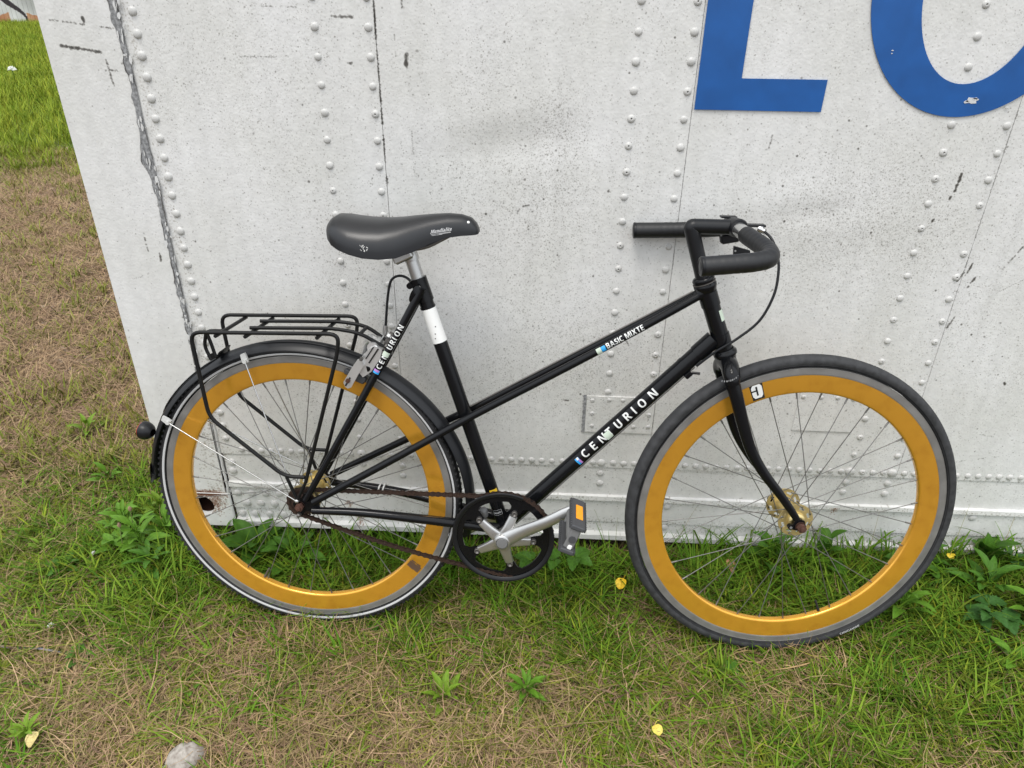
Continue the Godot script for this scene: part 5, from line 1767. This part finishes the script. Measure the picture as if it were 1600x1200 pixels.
func plants() -> void:
	var leafy := mat(1, 1, 1, 0.6)
	leafy.metallic_specular = 0.15
	leafy.vertex_color_use_as_albedo = true
	leafy.backlight_enabled = true
	leafy.backlight = Color(0.35, 0.35, 0.35)
	var dry := mat(1, 1, 1, 0.9)
	dry.metallic_specular = 0.2
	dry.vertex_color_use_as_albedo = true
	# tufts
	var short_tufts := []
	var long_tufts := []
	var mats := []
	var crumbs := []
	var far_tufts := []
	for k in 3:
		var g := Geo.new()
		for i in 16:
			var v := rng.randf_range(0.5, 1.35)
			g.tint = Color(v * rng.randf_range(0.85, 1.35), v, v * rng.randf_range(0.7, 1.2))
			blade(g, Vector3(rng.randfn(0, 0.016), -0.003, rng.randfn(0, 0.016)), rng.randf() * TAU, rng.randf_range(0.025, 0.07), rng.randf_range(0.0022, 0.0052), rng.randf_range(0.3, 1.45), rng.randf_range(0.1, 1.0), 4, rng.randf_range(-0.6, 0.6))
		short_tufts.append(g.done(leafy))
		g = Geo.new()
		for i in 9:
			var v := rng.randf_range(0.55, 1.3)
			g.tint = Color(v * rng.randf_range(0.85, 1.25), v, v * rng.randf_range(0.7, 1.2))
			blade(g, Vector3(rng.randfn(0, 0.014), -0.003, rng.randfn(0, 0.014)), rng.randf() * TAU, rng.randf_range(0.07, 0.2), rng.randf_range(0.0035, 0.0075), rng.randf_range(0.15, 1.15), rng.randf_range(0.4, 1.5), 6, rng.randf_range(-0.5, 0.5))
		long_tufts.append(g.done(leafy))
		g = Geo.new()
		for i in 30:
			var v := rng.randf_range(0.4, 1.4)
			g.tint = Color(v, v * rng.randf_range(0.88, 1.02), v * rng.randf_range(0.8, 1.05))
			blade(g, Vector3(rng.randfn(0, 0.03), 0.001 + 0.016 * rng.randf() * rng.randf(), rng.randfn(0, 0.03)), rng.randf() * TAU, 0.012 + 0.085 * pow(rng.randf(), 2.2), 0.0006 + 0.0019 * pow(rng.randf(), 2.5), rng.randf_range(1.05, 1.65), rng.randf_range(-0.3, 0.5), 3, rng.randfn(0.0, 0.7))
		mats.append(g.done(dry))
		g = Geo.new()
		for i in 12:
			var v := rng.randf_range(0.5, 1.5)
			g.tint = Color(v, v * rng.randf_range(0.9, 1.05), v * rng.randf_range(0.8, 1.1))
			g.box(Vector3(rng.randfn(0, 0.05), rng.randf_range(0.0, 0.006), rng.randfn(0, 0.05)), Vector3(rng.randf_range(0.004, 0.026), 0.003, rng.randf_range(0.003, 0.009)), Basis.from_euler(Vector3(rng.randf_range(-0.4, 0.4), rng.randf() * TAU, rng.randf_range(-0.4, 0.4))), 0.001)
		crumbs.append(g.done(dry))
		g = Geo.new()
		for i in 34:
			var v := rng.randf_range(0.65, 1.3)
			g.tint = Color(v * rng.randf_range(0.8, 1.3), v, v * rng.randf_range(0.7, 1.2))
			blade(g, Vector3(rng.randfn(0, 0.06), -0.01, rng.randfn(0, 0.06)), rng.randf() * TAU, rng.randf_range(0.08, 0.24), rng.randf_range(0.004, 0.008), rng.randf_range(0.0, 0.6), rng.randf_range(0.3, 1.3), 4)
		far_tufts.append(g.done(leafy))
	var sets := {}
	for key in ["short", "long", "mat", "crumb", "far"]:
		for k in 3:
			sets[key + str(k)] = [[], PackedColorArray()]
	var put := func(key: String, x: float, z: float, scale: float, col: Color, squash := 1.0) -> void:
		var k := key + str(rng.randi() % 3)
		sets[k][0].append(Transform3D(Basis(Vector3.UP, rng.randf() * TAU).scaled(Vector3(scale, scale * squash, scale)), Vector3(x, ground_y(x, z), z)))
		sets[k][1].append(col)
	# near field
	for t in 30000:
		var z := rng.randf_range(-0.35, 0.95)
		var x := rng.randf_range(-2.2, 1.8)
		if not in_view(x, z):
			continue
		var l := lush(x, z)
		if rng.randf() < 0.05 + l * 0.95:
			var dull := Color(0.115, 0.135, 0.020).lerp(Color(0.052, 0.125, 0.013), l)
			var col := dull.lerp(Color(0.27, 0.32, 0.03), rng.randf() * rng.randf())
			if rng.randf() < 0.16 * (1.0 - l):
				col = Color(0.27, 0.235, 0.10)
			put.call("short", x, z, rng.randf_range(0.6, 1.25) * (0.65 + 0.5 * l) * (1.0 - 0.6 * pressed(x, z)), col, 0.62 + 0.3 * l * l)
		var bare := smoothstep(-0.35, 0.05, patchy.get_noise_2d(x * 150.0 + 300.0, z * 150.0))
		if rng.randf() < 0.5 * (1.2 - l) * (0.25 + 0.75 * bare):
			put.call("mat", x, z, rng.randf_range(0.7, 1.5), Color(0.17, 0.20, 0.03).lerp(Color(0.26, 0.26, 0.05), rng.randf()) if rng.randf() < 0.2 else Color(0.50, 0.335, 0.21).lerp(Color(0.17, 0.105, 0.068), rng.randf()).lerp(Color(0.36, 0.32, 0.12), 0.5 * rng.randf()))
		if rng.randf() < 0.06 + 0.12 * l + 0.25 * (1.0 - bare):
			put.call("crumb", x, z, 0.5, Color(0.16, 0.11, 0.075))
	for t in 10000:
		var z := rng.randf_range(-0.3, 0.95)
		var x := rng.randf_range(-2.0, 1.7)
		var l := lush(x, z)
		var wallside := exp(-pow(maxf(z, 0.0) / 0.16, 2.0)) if x > -0.97 else 0.0
		if in_view(x, z) and rng.randf() < (0.05 + 0.5 * pow(l, 1.7) + 0.25 * wallside) * (1.0 - pressed(x, z)):
			put.call("long", x, z, rng.randf_range(0.55, 1.15) * (0.72 + 0.2 * wallside), Color(0.07, 0.165, 0.013).lerp(Color(0.18, 0.26, 0.028), rng.randf() * (1.0 - 0.6 * wallside)), lerpf(0.5, 1.0, maxf(wallside, 0.5 * l * l)))
	# thin flowering stalks that stand up against the trailer
	var stalk := Geo.new()
	for i in 3:
		stalk.tint = Color(1, 1, 1) * rng.randf_range(0.8, 1.2)
		blade(stalk, Vector3(rng.randfn(0, 0.012), 0, rng.randfn(0, 0.006)), rng.randf() * TAU, rng.randf_range(0.16, 0.27), rng.randf_range(0.0012, 0.0022), rng.randf_range(0.05, 0.25), rng.randf_range(0.2, 1.1), 8)
	var stalks := []
	var stalk_tints := PackedColorArray()
	for x in [-0.56, -0.4, -0.1, 0.2, 0.31, 0.36, 0.47, 0.55, 0.63, 0.69, 0.76, 0.83, 0.9, 1.03, 1.08, 1.12, 1.17, 1.22, 1.27]:
		var z := rng.randf_range(0.03, 0.07)
		stalks.append(Transform3D(Basis(Vector3.UP, rng.randf() * TAU).scaled(Vector3(0.7, rng.randf_range(0.6, 1.0), 0.7)), Vector3(x, ground_y(x, z), z)))
		stalk_tints.append(Color(0.10, 0.16, 0.03).lerp(Color(0.3, 0.24, 0.11), rng.randf()))
	scatter("grass_stalks", "thin tall grass stalks standing against the bottom of the trailer", stalk.done(leafy), stalks, stalk_tints)
	# the worn strip behind, to the left of the trailer
	for t in 26000:
		var z := -0.3 - 4.6 * pow(rng.randf(), 1.35)
		var x := rng.randf_range(-6.6, -0.9)
		if not in_view(x, z):
			continue
		var l := lush(x, z)
		if rng.randf() < 0.06 + l * 0.8:
			put.call("short", x, z, rng.randf_range(0.8, 1.7), Color(0.15, 0.19, 0.03).lerp(Color(0.25, 0.26, 0.05), rng.randf()))
		if rng.randf() < 0.75:
			put.call("mat", x, z, rng.randf_range(1.0, 1.9), Color(0.47, 0.335, 0.20).lerp(Color(0.24, 0.16, 0.10), rng.randf()))
		if rng.randf() < 0.25:
			put.call("crumb", x, z, rng.randf_range(0.7, 1.5), Color(0.26, 0.195, 0.14).lerp(Color(0.36, 0.30, 0.24), rng.randf()))
	# the meadow beyond
	for t in 26000:
		var z := -3.7 - 21.5 * pow(rng.randf(), 1.5)
		var x := rng.randf_range(-22.0, -2.0)
		if not in_view(x, z) or z > -4.2 + 0.8 * patchy.get_noise_2d(x * 40.0, z * 40.0):
			continue
		put.call("far", x, z, rng.randf_range(0.55, 1.25) * (0.7 + 0.35 * smoothstep(-4.0, -9.0, z)), Color(0.14, 0.22, 0.02).lerp(Color(0.30, 0.34, 0.04), rng.randf()))
	var names := {"short": ["grass", "short green grass blades growing through the dry straw"], "long": ["long_grass", "long green arching grass along the foot of the trailer"], "mat": ["dry_grass", "pale dry grass stalks lying matted on the earth"], "crumb": ["earth_crumbs", "brown bark and earth crumbs strewn on the ground"], "far": ["meadow_grass", "bright green meadow grass behind the trailer, up to the fence"]}
	for key in names:
		for k in 3:
			var e = sets[key + str(k)]
			var mesh: Mesh = {"short": short_tufts, "long": long_tufts, "mat": mats, "crumb": crumbs, "far": far_tufts}[key][k]
			if e[0].size():
				scatter(names[key][0], names[key][1], mesh, e[0], e[1], "grass" if key != "crumb" else "litter")


# a leaf along +z of its own frame, one unit long
func leaf_mesh(shape: String, m: Material) -> ArrayMesh:
	var g := Geo.new()
	var rows := []
	var rw := 14 if shape == "toothed" else 9
	for k in rw:
		var u := k / float(rw - 1)
		var w := 0.0
		match shape:
			"lance": w = 0.155 * pow(sin(PI * pow(u, 0.8)), 0.85)
			"broad": w = 0.25 * pow(sin(PI * pow(u, 0.72)), 0.7)
			"toothed": w = 0.36 * pow(sin(PI * pow(u, 0.62)), 0.75) * (1.0 + (0.14 if k % 2 else -0.10))
			"round": w = 0.46 * sqrt(maxf(0.0, 1.0 - pow(2.0 * u - 1.0, 2.0)))
		w += 0.004
		var sag := 0.10 * sin(PI * u * 0.9) - 0.16 * u * u
		var row := PackedVector3Array()
		for i in 7:
			var c := i / 3.0 - 1.0
			row.append(Vector3(c * w, sag + absf(c) * w * 0.35 + 0.012 * sin(u * 26.0) * absf(c), u))
		rows.append(row)
	g.surf(rows, false, false, [], true)
	for i in g.n.size():
		if g.n[i].y < 0:
			g.n[i] = -g.n[i]
	return g.done(m)


func weed(label: String, x: float, z: float, shape: String, count: int, size: float, tall: float, up: float, green: int) -> void:
	var t := base("weed", Vector3(x, ground_y(x, z), z))
	tag(t, label, "weed", "leafy weeds growing in the grass")
	var key := "leaf_%s_%d" % [shape, green]
	if not M.has(key):
		var c: Color = [Color(0.065, 0.165, 0.016), Color(0.11, 0.24, 0.018), Color(0.04, 0.115, 0.02), Color(0.16, 0.27, 0.02)][green]
		var m := mat(c.r, c.g, c.b, 0.55)
		m.metallic_specular = 0.3
		m.backlight_enabled = true
		m.backlight = Color(0.3, 0.3, 0.3)
		m.albedo_texture = tex(0.03, [[0.0, grey(0.82)], [1.0, grey(1.0)]], 128, 3, 50 + green)
		M[key] = leaf_mesh(shape, m)
		M["stem_%d" % green] = m
	var stem := Geo.new()
	var trips := 3 if shape == "toothed" else 1
	for k in count:
		var yaw := TAU * k * 0.382 + rng.randf_range(-0.4, 0.4)
		var lvl := float(k) / maxi(1, count - 1)
		var a := Vector3(0, tall * lvl * rng.randf_range(0.75, 1.0), 0)
		var out := Vector3(sin(yaw), 0, cos(yaw))
		var pitch := up * rng.randf_range(0.6, 1.25) + lvl * 0.25
		var d := (out * cos(pitch) + Vector3.UP * sin(pitch)).normalized()
		var stalk := a + d * size * (0.9 if trips == 3 else 0.16)
		stem.tube(PackedVector3Array([a, stalk]), 0.0009, 5)
		for j in trips:
			var turn := (j - 1) * 1.25 if trips == 3 else 0.0
			var d2 := d.rotated(Vector3.UP, turn)
			if trips == 3:
				d2 = (d2 * Vector3(1, 0.1, 1)).normalized()
			var sd := Vector3.UP.cross(d2).normalized()
			var s := size * rng.randf_range(0.75, 1.15) * 1.2 * (1.0 - 0.35 * lvl if trips == 1 else 1.0)
			part("leaf", M[key], t, stalk, Basis(sd, d2.cross(sd), d2).rotated(d2, rng.randf_range(-0.3, 0.3)).scaled(Vector3.ONE * s))
	stem.tube(PackedVector3Array([Vector3(0, -0.004, 0), Vector3(0.002, tall * 0.5, 0), Vector3(0, tall, 0.002)]), 0.0013, 6)
	part("stem", stem.done(M["stem_%d" % green]), t)


func fallen(label: String, x: float, z: float, size: float, c: Color, lift: float) -> void:
	var t := base("fallen_leaf", Vector3(x, ground_y(x, z) + lift, z))
	tag(t, label, "leaf", "fallen leaves in the grass")
	var m := mat(c.r, c.g, c.b, 0.55)
	m.albedo_texture = tex(0.05, [[0.0, Color(0.75, 0.68, 0.6)], [0.4, grey(0.95)], [1.0, grey(1.0)]], 128, 4, 61)
	m.backlight_enabled = true
	m.backlight = Color(0.2, 0.2, 0.2)
	part("blade", leaf_mesh("broad" if size > 0.03 and c.g < 0.3 else "round", m), t, Vector3(0, 0, -size / 2), Basis.from_euler(Vector3(rng.randf_range(0.1, 0.45), rng.randf_range(-0.6, 0.6), rng.randf_range(-0.3, 0.3))).scaled(Vector3.ONE * size))
	var g := Geo.new()
	g.tube(PackedVector3Array([Vector3(0, 0.001, -size * 0.5), Vector3(0.004, 0.004, -size * 0.75), Vector3(0.01, 0.003, -size * 0.9)]), 0.0006, 5)
	part("stalk", g.done(m), t)


func small_things() -> void:
	for w in [["bramble seedling with toothed leaves under the pedal of the black bicycle", 0.085, 0.095, "toothed", 4, 0.038, 0.055, 0.6, 0], ["second bramble seedling, left of the pedal and below the chainring", 0.02, 0.11, "toothed", 3, 0.036, 0.045, 0.55, 0], ["tall leafy weed left of the rear wheel, nearest the rear tyre", -1.03, 0.055, "lance", 16, 0.07, 0.11, 0.45, 1], ["spreading weed with pale green leaves behind the tail light, among long grass", -1.12, -0.03, "lance", 14, 0.06, 0.09, 0.5, 1], ["small bright weed alone on the dry strip left of the trailer corner", -1.50, -0.50, "lance", 9, 0.06, 0.05, 0.6, 3], ["bright weed between the tail light and the dry strip", -1.28, -0.24, "lance", 9, 0.055, 0.05, 0.55, 1], ["low leafy weed at the left edge of the picture beside the rear wheel", -1.30, 0.06, "lance", 8, 0.045, 0.03, 0.5, 3], ["flat dark weed in front of the rear wheel, far left", -1.20, 0.13, "broad", 8, 0.05, 0.02, 0.35, 0], ["weed with long pointed leaves beside the front tyre on the right", 0.86, 0.205, "lance", 14, 0.07, 0.085, 0.45, 1], ["young weed in front of the trailer beyond the front wheel", 1.0, 0.10, "broad", 8, 0.05, 0.03, 0.4, 0], ["dock with large upright leaves against the trailer at the right edge", 1.13, 0.035, "broad", 6, 0.105, 0.015, 1.05, 0], ["clump of round clover-like leaves right of the front wheel by the trailer", 1.19, 0.05, "round", 9, 0.026, 0.075, 0.3, 2], ["dark ground weed in the grass at the far right, in front of the dock", 1.05, 0.23, "toothed", 6, 0.036, 0.05, 0.4, 2], ["broad-leaved weed seen through the rear wheel beside the corner pocket", -0.72, 0.05, "broad", 10, 0.092, 0.055, 0.6, 0], ["second broad-leaved weed seen through the rear wheel, right of the first", -0.62, 0.075, "broad", 8, 0.085, 0.045, 0.45, 0], ["weed with paired upright leaves seen through the front spokes right of the hub", 0.735, 0.04, "broad", 7, 0.065, 0.085, 0.7, 0], ["leafy weed behind the front hub against the trailer", 0.60, 0.04, "broad", 9, 0.065, 0.085, 0.5, 0], ["flat round-leaved weed touching the bottom of the rear tyre", -0.375, 0.275, "round", 4, 0.036, 0.006, 0.15, 0], ["green weed clump in the foreground, left of the pair", -0.175, 0.475, "lance", 9, 0.048, 0.035, 0.6, 3], ["green weed clump in the foreground, right of the pair", -0.005, 0.455, "lance", 14, 0.046, 0.045, 0.5, 1], ["tiny two-leaved seedling in the straw, front left", -0.715, 0.475, "broad", 4, 0.03, 0.012, 0.5, 1], ["bright feathery weed in the bottom left corner", -0.985, 0.595, "lance", 14, 0.036, 0.05, 0.55, 3], ["low leafy weed in the straw left of the rear wheel, foreground", -1.0, 0.39, "broad", 8, 0.04, 0.012, 0.3, 0], ["dense leafy weed touching the rear tyre, behind the tall one", -0.985, 0.0, "lance", 14, 0.066, 0.09, 0.5, 1], ["low leafy weed half hidden by the rear tyre, in front of the tall one", -0.975, 0.11, "lance", 13, 0.06, 0.06, 0.45, 0], ["broad green weed left of the plantain seed heads", -1.10, 0.06, "broad", 9, 0.06, 0.05, 0.45, 1], ["light green weed under the mudguard tip", -1.05, -0.10, "lance", 12, 0.06, 0.07, 0.5, 3], ["narrow-leaved weed below the dock, right of the front wheel", 1.09, 0.13, "lance", 13, 0.07, 0.07, 0.45, 0], ["bright narrow-leaved weed at the right edge in long grass", 1.16, 0.22, "lance", 13, 0.075, 0.08, 0.5, 1], ["dark broad weed between the front tyre and the dock", 0.97, 0.05, "broad", 8, 0.075, 0.05, 0.5, 0], ["big-leaved ground weed in the bottom right, below the dark one", 1.04, 0.34, "broad", 8, 0.055, 0.03, 0.35, 1], ["small weed in the straw in front of the front wheel", 0.43, 0.40, "broad", 5, 0.036, 0.012, 0.5, 0]]:
		weed(w[0], w[1], w[2], w[3], w[4], w[5], w[6], w[7], w[8])
	for f in [["round bright yellow leaf lying left of the front tyre", 0.222, 0.165, 0.029, Color(0.85, 0.56, 0.02), 0.05], ["pale yellow leaf in the straw at the bottom, right of the middle", 0.25, 0.545, 0.022, Color(0.7, 0.58, 0.10), 0.034], ["pointed brown leaf seen through the front wheel", 0.49, 0.095, 0.042, Color(0.42, 0.22, 0.11), 0.045], ["dark reddish leaf beside the bottom of the front tyre", 0.285, 0.225, 0.026, Color(0.16, 0.06, 0.045), 0.012], ["cream leaf beside the bright weed in the bottom left corner", -0.955, 0.615, 0.03, Color(0.66, 0.54, 0.22), 0.04], ["small yellow leaf in the grass right of the front tyre by the trailer", 1.04, 0.055, 0.02, Color(0.75, 0.55, 0.03), 0.055]]:
		fallen(f[0], f[1], f[2], f[3], f[4], f[5])
	# stone
	var g := Geo.new()
	var rows := []
	for j in 15:
		var row := PackedVector3Array()
		for i in 24:
			var a := TAU * i / 24
			var e := PI * (j / 14.0) - PI / 2
			var d := Vector3(cos(a) * cos(e), sin(e), sin(a) * cos(e))
			var r := 1.0 + 0.22 * lumps.get_noise_3d(d.x * 60.0, d.y * 60.0, d.z * 60.0) + 0.07 * lumps.get_noise_3d(d.x * 260.0, d.y * 260.0, d.z * 260.0)
			row.append(Vector3(d.x * 0.034, d.y * 0.024, d.z * 0.029) * r)
		rows.append(row)
	g.surf(rows, true, false, [], true)
	var m := mat(0.46, 0.42, 0.37, 0.9)
	m.albedo_texture = tex(0.05, [[0.0, Color(0.6, 0.56, 0.54)], [0.5, grey(0.85)], [1.0, grey(1.0)]], 128, 5, 71)
	m.uv1_triplanar = true
	m.uv1_scale = Vector3.ONE * 12.0
	var o := part("stone", g.done(m), self, Vector3(-0.655, ground_y(-0.652, 0.622) + 0.014, 0.625), Basis(Vector3.UP, 0.5))
	tag(o, "pale grey rounded stone at the bottom left of the picture", "stone")
	g = Geo.new()
	g.tube(straight(Vector3(-0.017, 0.004, 0.014), Vector3(0.017, 0.012, -0.012)), 0.0012, 8)
	o = part("white_stick", g.done(M.white), self, Vector3(-0.694, ground_y(-0.69, 0.64) + 0.004, 0.643))
	tag(o, "short thin white stick leaning on the grey stone", "stick")
	g = Geo.new()
	var strap := []
	for k in 21:
		var u := k / 20.0
		var p := Vector3(lerpf(-0.17, 0.11, u), 0.012 + 0.004 * sin(u * 9.0) - 0.008 * u, lerpf(-0.02, 0.022, u) + 0.006 * sin(u * 5.0))
		strap.append(PackedVector3Array([p + Vector3(0, 0.001, -0.0028), p + Vector3(0, 0.0018, 0), p + Vector3(0, 0.001, 0.0028)]))
	g.surf(strap, false, false)
	o = part("strap", g.done(mat(0.16, 0.15, 0.17, 0.5)), self, Vector3(-1.16, ground_y(-1.16, 0.37) + 0.01, 0.37))
	tag(o, "thin grey strap lying in the grass at the left edge", "strap")
	# plantain seed heads left of the rear wheel
	for k in 2:
		var t := base("plantain", Vector3(-1.055 - 0.02 * k, ground_y(-1.05, 0.03), 0.035 + 0.03 * k))
		tag(t, ["taller brown plantain seed head left of the rear tyre", "shorter brown plantain seed head left of the rear tyre"][k], "weed", "plantain seed heads")
		var hgt: float = [0.135, 0.105][k]
		g = Geo.new()
		g.tube(spline(PackedVector3Array([Vector3(0, 0, 0), Vector3(0.004, hgt * 0.5, 0.002), Vector3(0.010, hgt, 0)]), 4), 0.0010, 6)
		part("stalk", g.done(mat(0.16, 0.18, 0.06, 0.7)), t)
		g = Geo.new()
		for q in 46:
			var u := q / 45.0
			var a := q * 2.4
			g.box(Vector3(0.010 + cos(a) * 0.0036 * sin(PI * (0.1 + 0.85 * u)), hgt + u * 0.013, sin(a) * 0.0036 * sin(PI * (0.1 + 0.85 * u))), Vector3(0.003, 0.0026, 0.003), Basis(Vector3.UP, a), 0.001)
		part("seed_head", g.done(mat(0.30, 0.20, 0.13, 0.9)), t)
	# clover flowers
	for e in [["white clover flower in the grass left of the rear tyre", -1.142, 0.085, 0.008, 0.03], ["white clover flower at the left edge beside the strap", -1.115, 0.318, 0.008, 0.02], ["white flower head in the far meadow left of the trailer", -7.2, -8.69, 0.05, 0.22]]:
		var t := base("clover", Vector3(e[1], ground_y(e[1], e[2]), e[2]))
		tag(t, e[0], "flower", "white flowers")
		g = Geo.new()
		for q in 40:
			var d := Vector3(rng.randfn(), absf(rng.randfn()) * 0.9, rng.randfn()).normalized()
			var sd := d.cross(Vector3(0.3, 0.5, 0.8)).normalized()
			g.box(d * e[3] * 0.8 + Vector3(0, e[4], 0), Vector3(0.18, 0.5, 0.18) * e[3], Basis(sd, d, sd.cross(d)), 0.0003)
		part("petals", g.done(M.white), t)
		g = Geo.new()
		g.tube(straight(Vector3.ZERO, Vector3(0, e[4], 0)), e[3] * 0.12, 6)
		part("stem", g.done(M["stem_0"]), t)


# ---------------------------------------------------------------- the fence beyond the meadow
func fence() -> void:
	var iw := 256
	var im := Image.create(iw, 128, false, Image.FORMAT_RGB8)
	var nz := noise(0.03, 3, 81)
	for j in 128:
		for i in iw:
			var n := nz.get_noise_2d(i, j * 0.25)
			var c := Color(0.62, 0.62, 0.61).lerp(Color(0.80, 0.80, 0.79), 0.5 + n)
			var y := 1.0 - j / 128.0
			var x := i / float(iw)
			if y < 0.15 + 0.16 * n and absf(fposmod(x * 9.0, 1.0) - 0.5) < 0.2:
				c = Color(0.62, 0.38, 0.24).lerp(Color(0.72, 0.55, 0.42), 0.5 + n)
			for b in [0.06, 0.19, 0.3, 0.44, 0.57, 0.71, 0.84, 0.95]:
				if absf(x - b - 0.035 * sin(y * 9.0 + b * 30.0)) < 0.010 + 0.006 * sin(y * 14.0 + b * 50.0) and y > 0.14 + 0.12 * sin(b * 70.0):
					c = Color(0.2, 0.18, 0.19)
			im.set_pixel(i, j, c)
	var m := mat(1, 1, 1, 0.85)
	m.albedo_texture = ImageTexture.create_from_image(im)
	var foot := Vector3(-17.5, -0.05, -25.0)
	var t := base("fence", foot)
	tag(t, "pale board fence with painted dark and orange marks at the end of the meadow", "fence")
	for k in 60:
		var g := Geo.new()
		var x := (k - 30) * 0.152
		g.box(Vector3(x, 1.0, 0), Vector3(0.145, 2.0 + rng.randf_range(-0.02, 0.02), 0.022), Basis(), 0.003)
		for i in g.v.size():
			g.uv[i] = Vector2((g.v[i].x + 4.6) / 9.2, 1.0 - g.v[i].y / 2.02)
		part("board", g.done(m), t)
	for y in [0.4, 1.6]:
		var g := Geo.new()
		g.box(Vector3(-0.08, y, -0.05), Vector3(9.2, 0.09, 0.05), Basis(), 0.004)
		part("rail", g.done(mat(0.3, 0.27, 0.23, 0.9)), t)


func _ready() -> void:
	# camera, sky, daylight and exposure
	var cam := Camera3D.new()
	cam.name = "camera"
	cam.position = Vector3(0, 1.2984, 1.4525)
	cam.rotation = Vector3(-0.50635, 0.04177, 0.01212)
	cam.fov = 56.36
	cam.near = 0.05
	cam.far = 1200.0
	add_child(cam)
	cam.current = true
	var env := Environment.new()
	env.background_mode = Environment.BG_SKY
	var sky := Sky.new()
	var sm := ProceduralSkyMaterial.new()
	sm.sky_top_color = Color(0.955, 0.975, 1.0)
	sm.sky_horizon_color = Color(0.65, 0.665, 0.68)
	sm.sky_curve = 0.4
	sm.ground_bottom_color = Color(0.35, 0.36, 0.28)
	sm.ground_horizon_color = Color(0.55, 0.57, 0.52)
	sm.energy_multiplier = 1.8
	sky.sky_material = sm
	env.sky = sky
	env.tonemap_mode = Environment.TONE_MAPPER_LINEAR
	env.tonemap_exposure = 1.27
	env.sdfgi_enabled = true
	env.ssao_enabled = true
	env.ssil_enabled = true
	var we := WorldEnvironment.new()
	we.name = "world"
	we.environment = env
	add_child(we)
	var sun := DirectionalLight3D.new()
	sun.name = "sun"
	sun.light_energy = 0.5
	sun.light_angular_distance = 22.0
	sun.light_color = Color(1.0, 0.985, 0.965)
	sun.shadow_enabled = true
	sun.rotation_degrees = Vector3(-66, -24, 0)
	add_child(sun)
	rng.seed = 20240611
	lumps = noise(0.02, 3, 7)
	patchy = noise(0.05, 3, 17)
	materials()
	ground()
	trailer()
	fence()
	bicycle()
	plants()
	small_things()
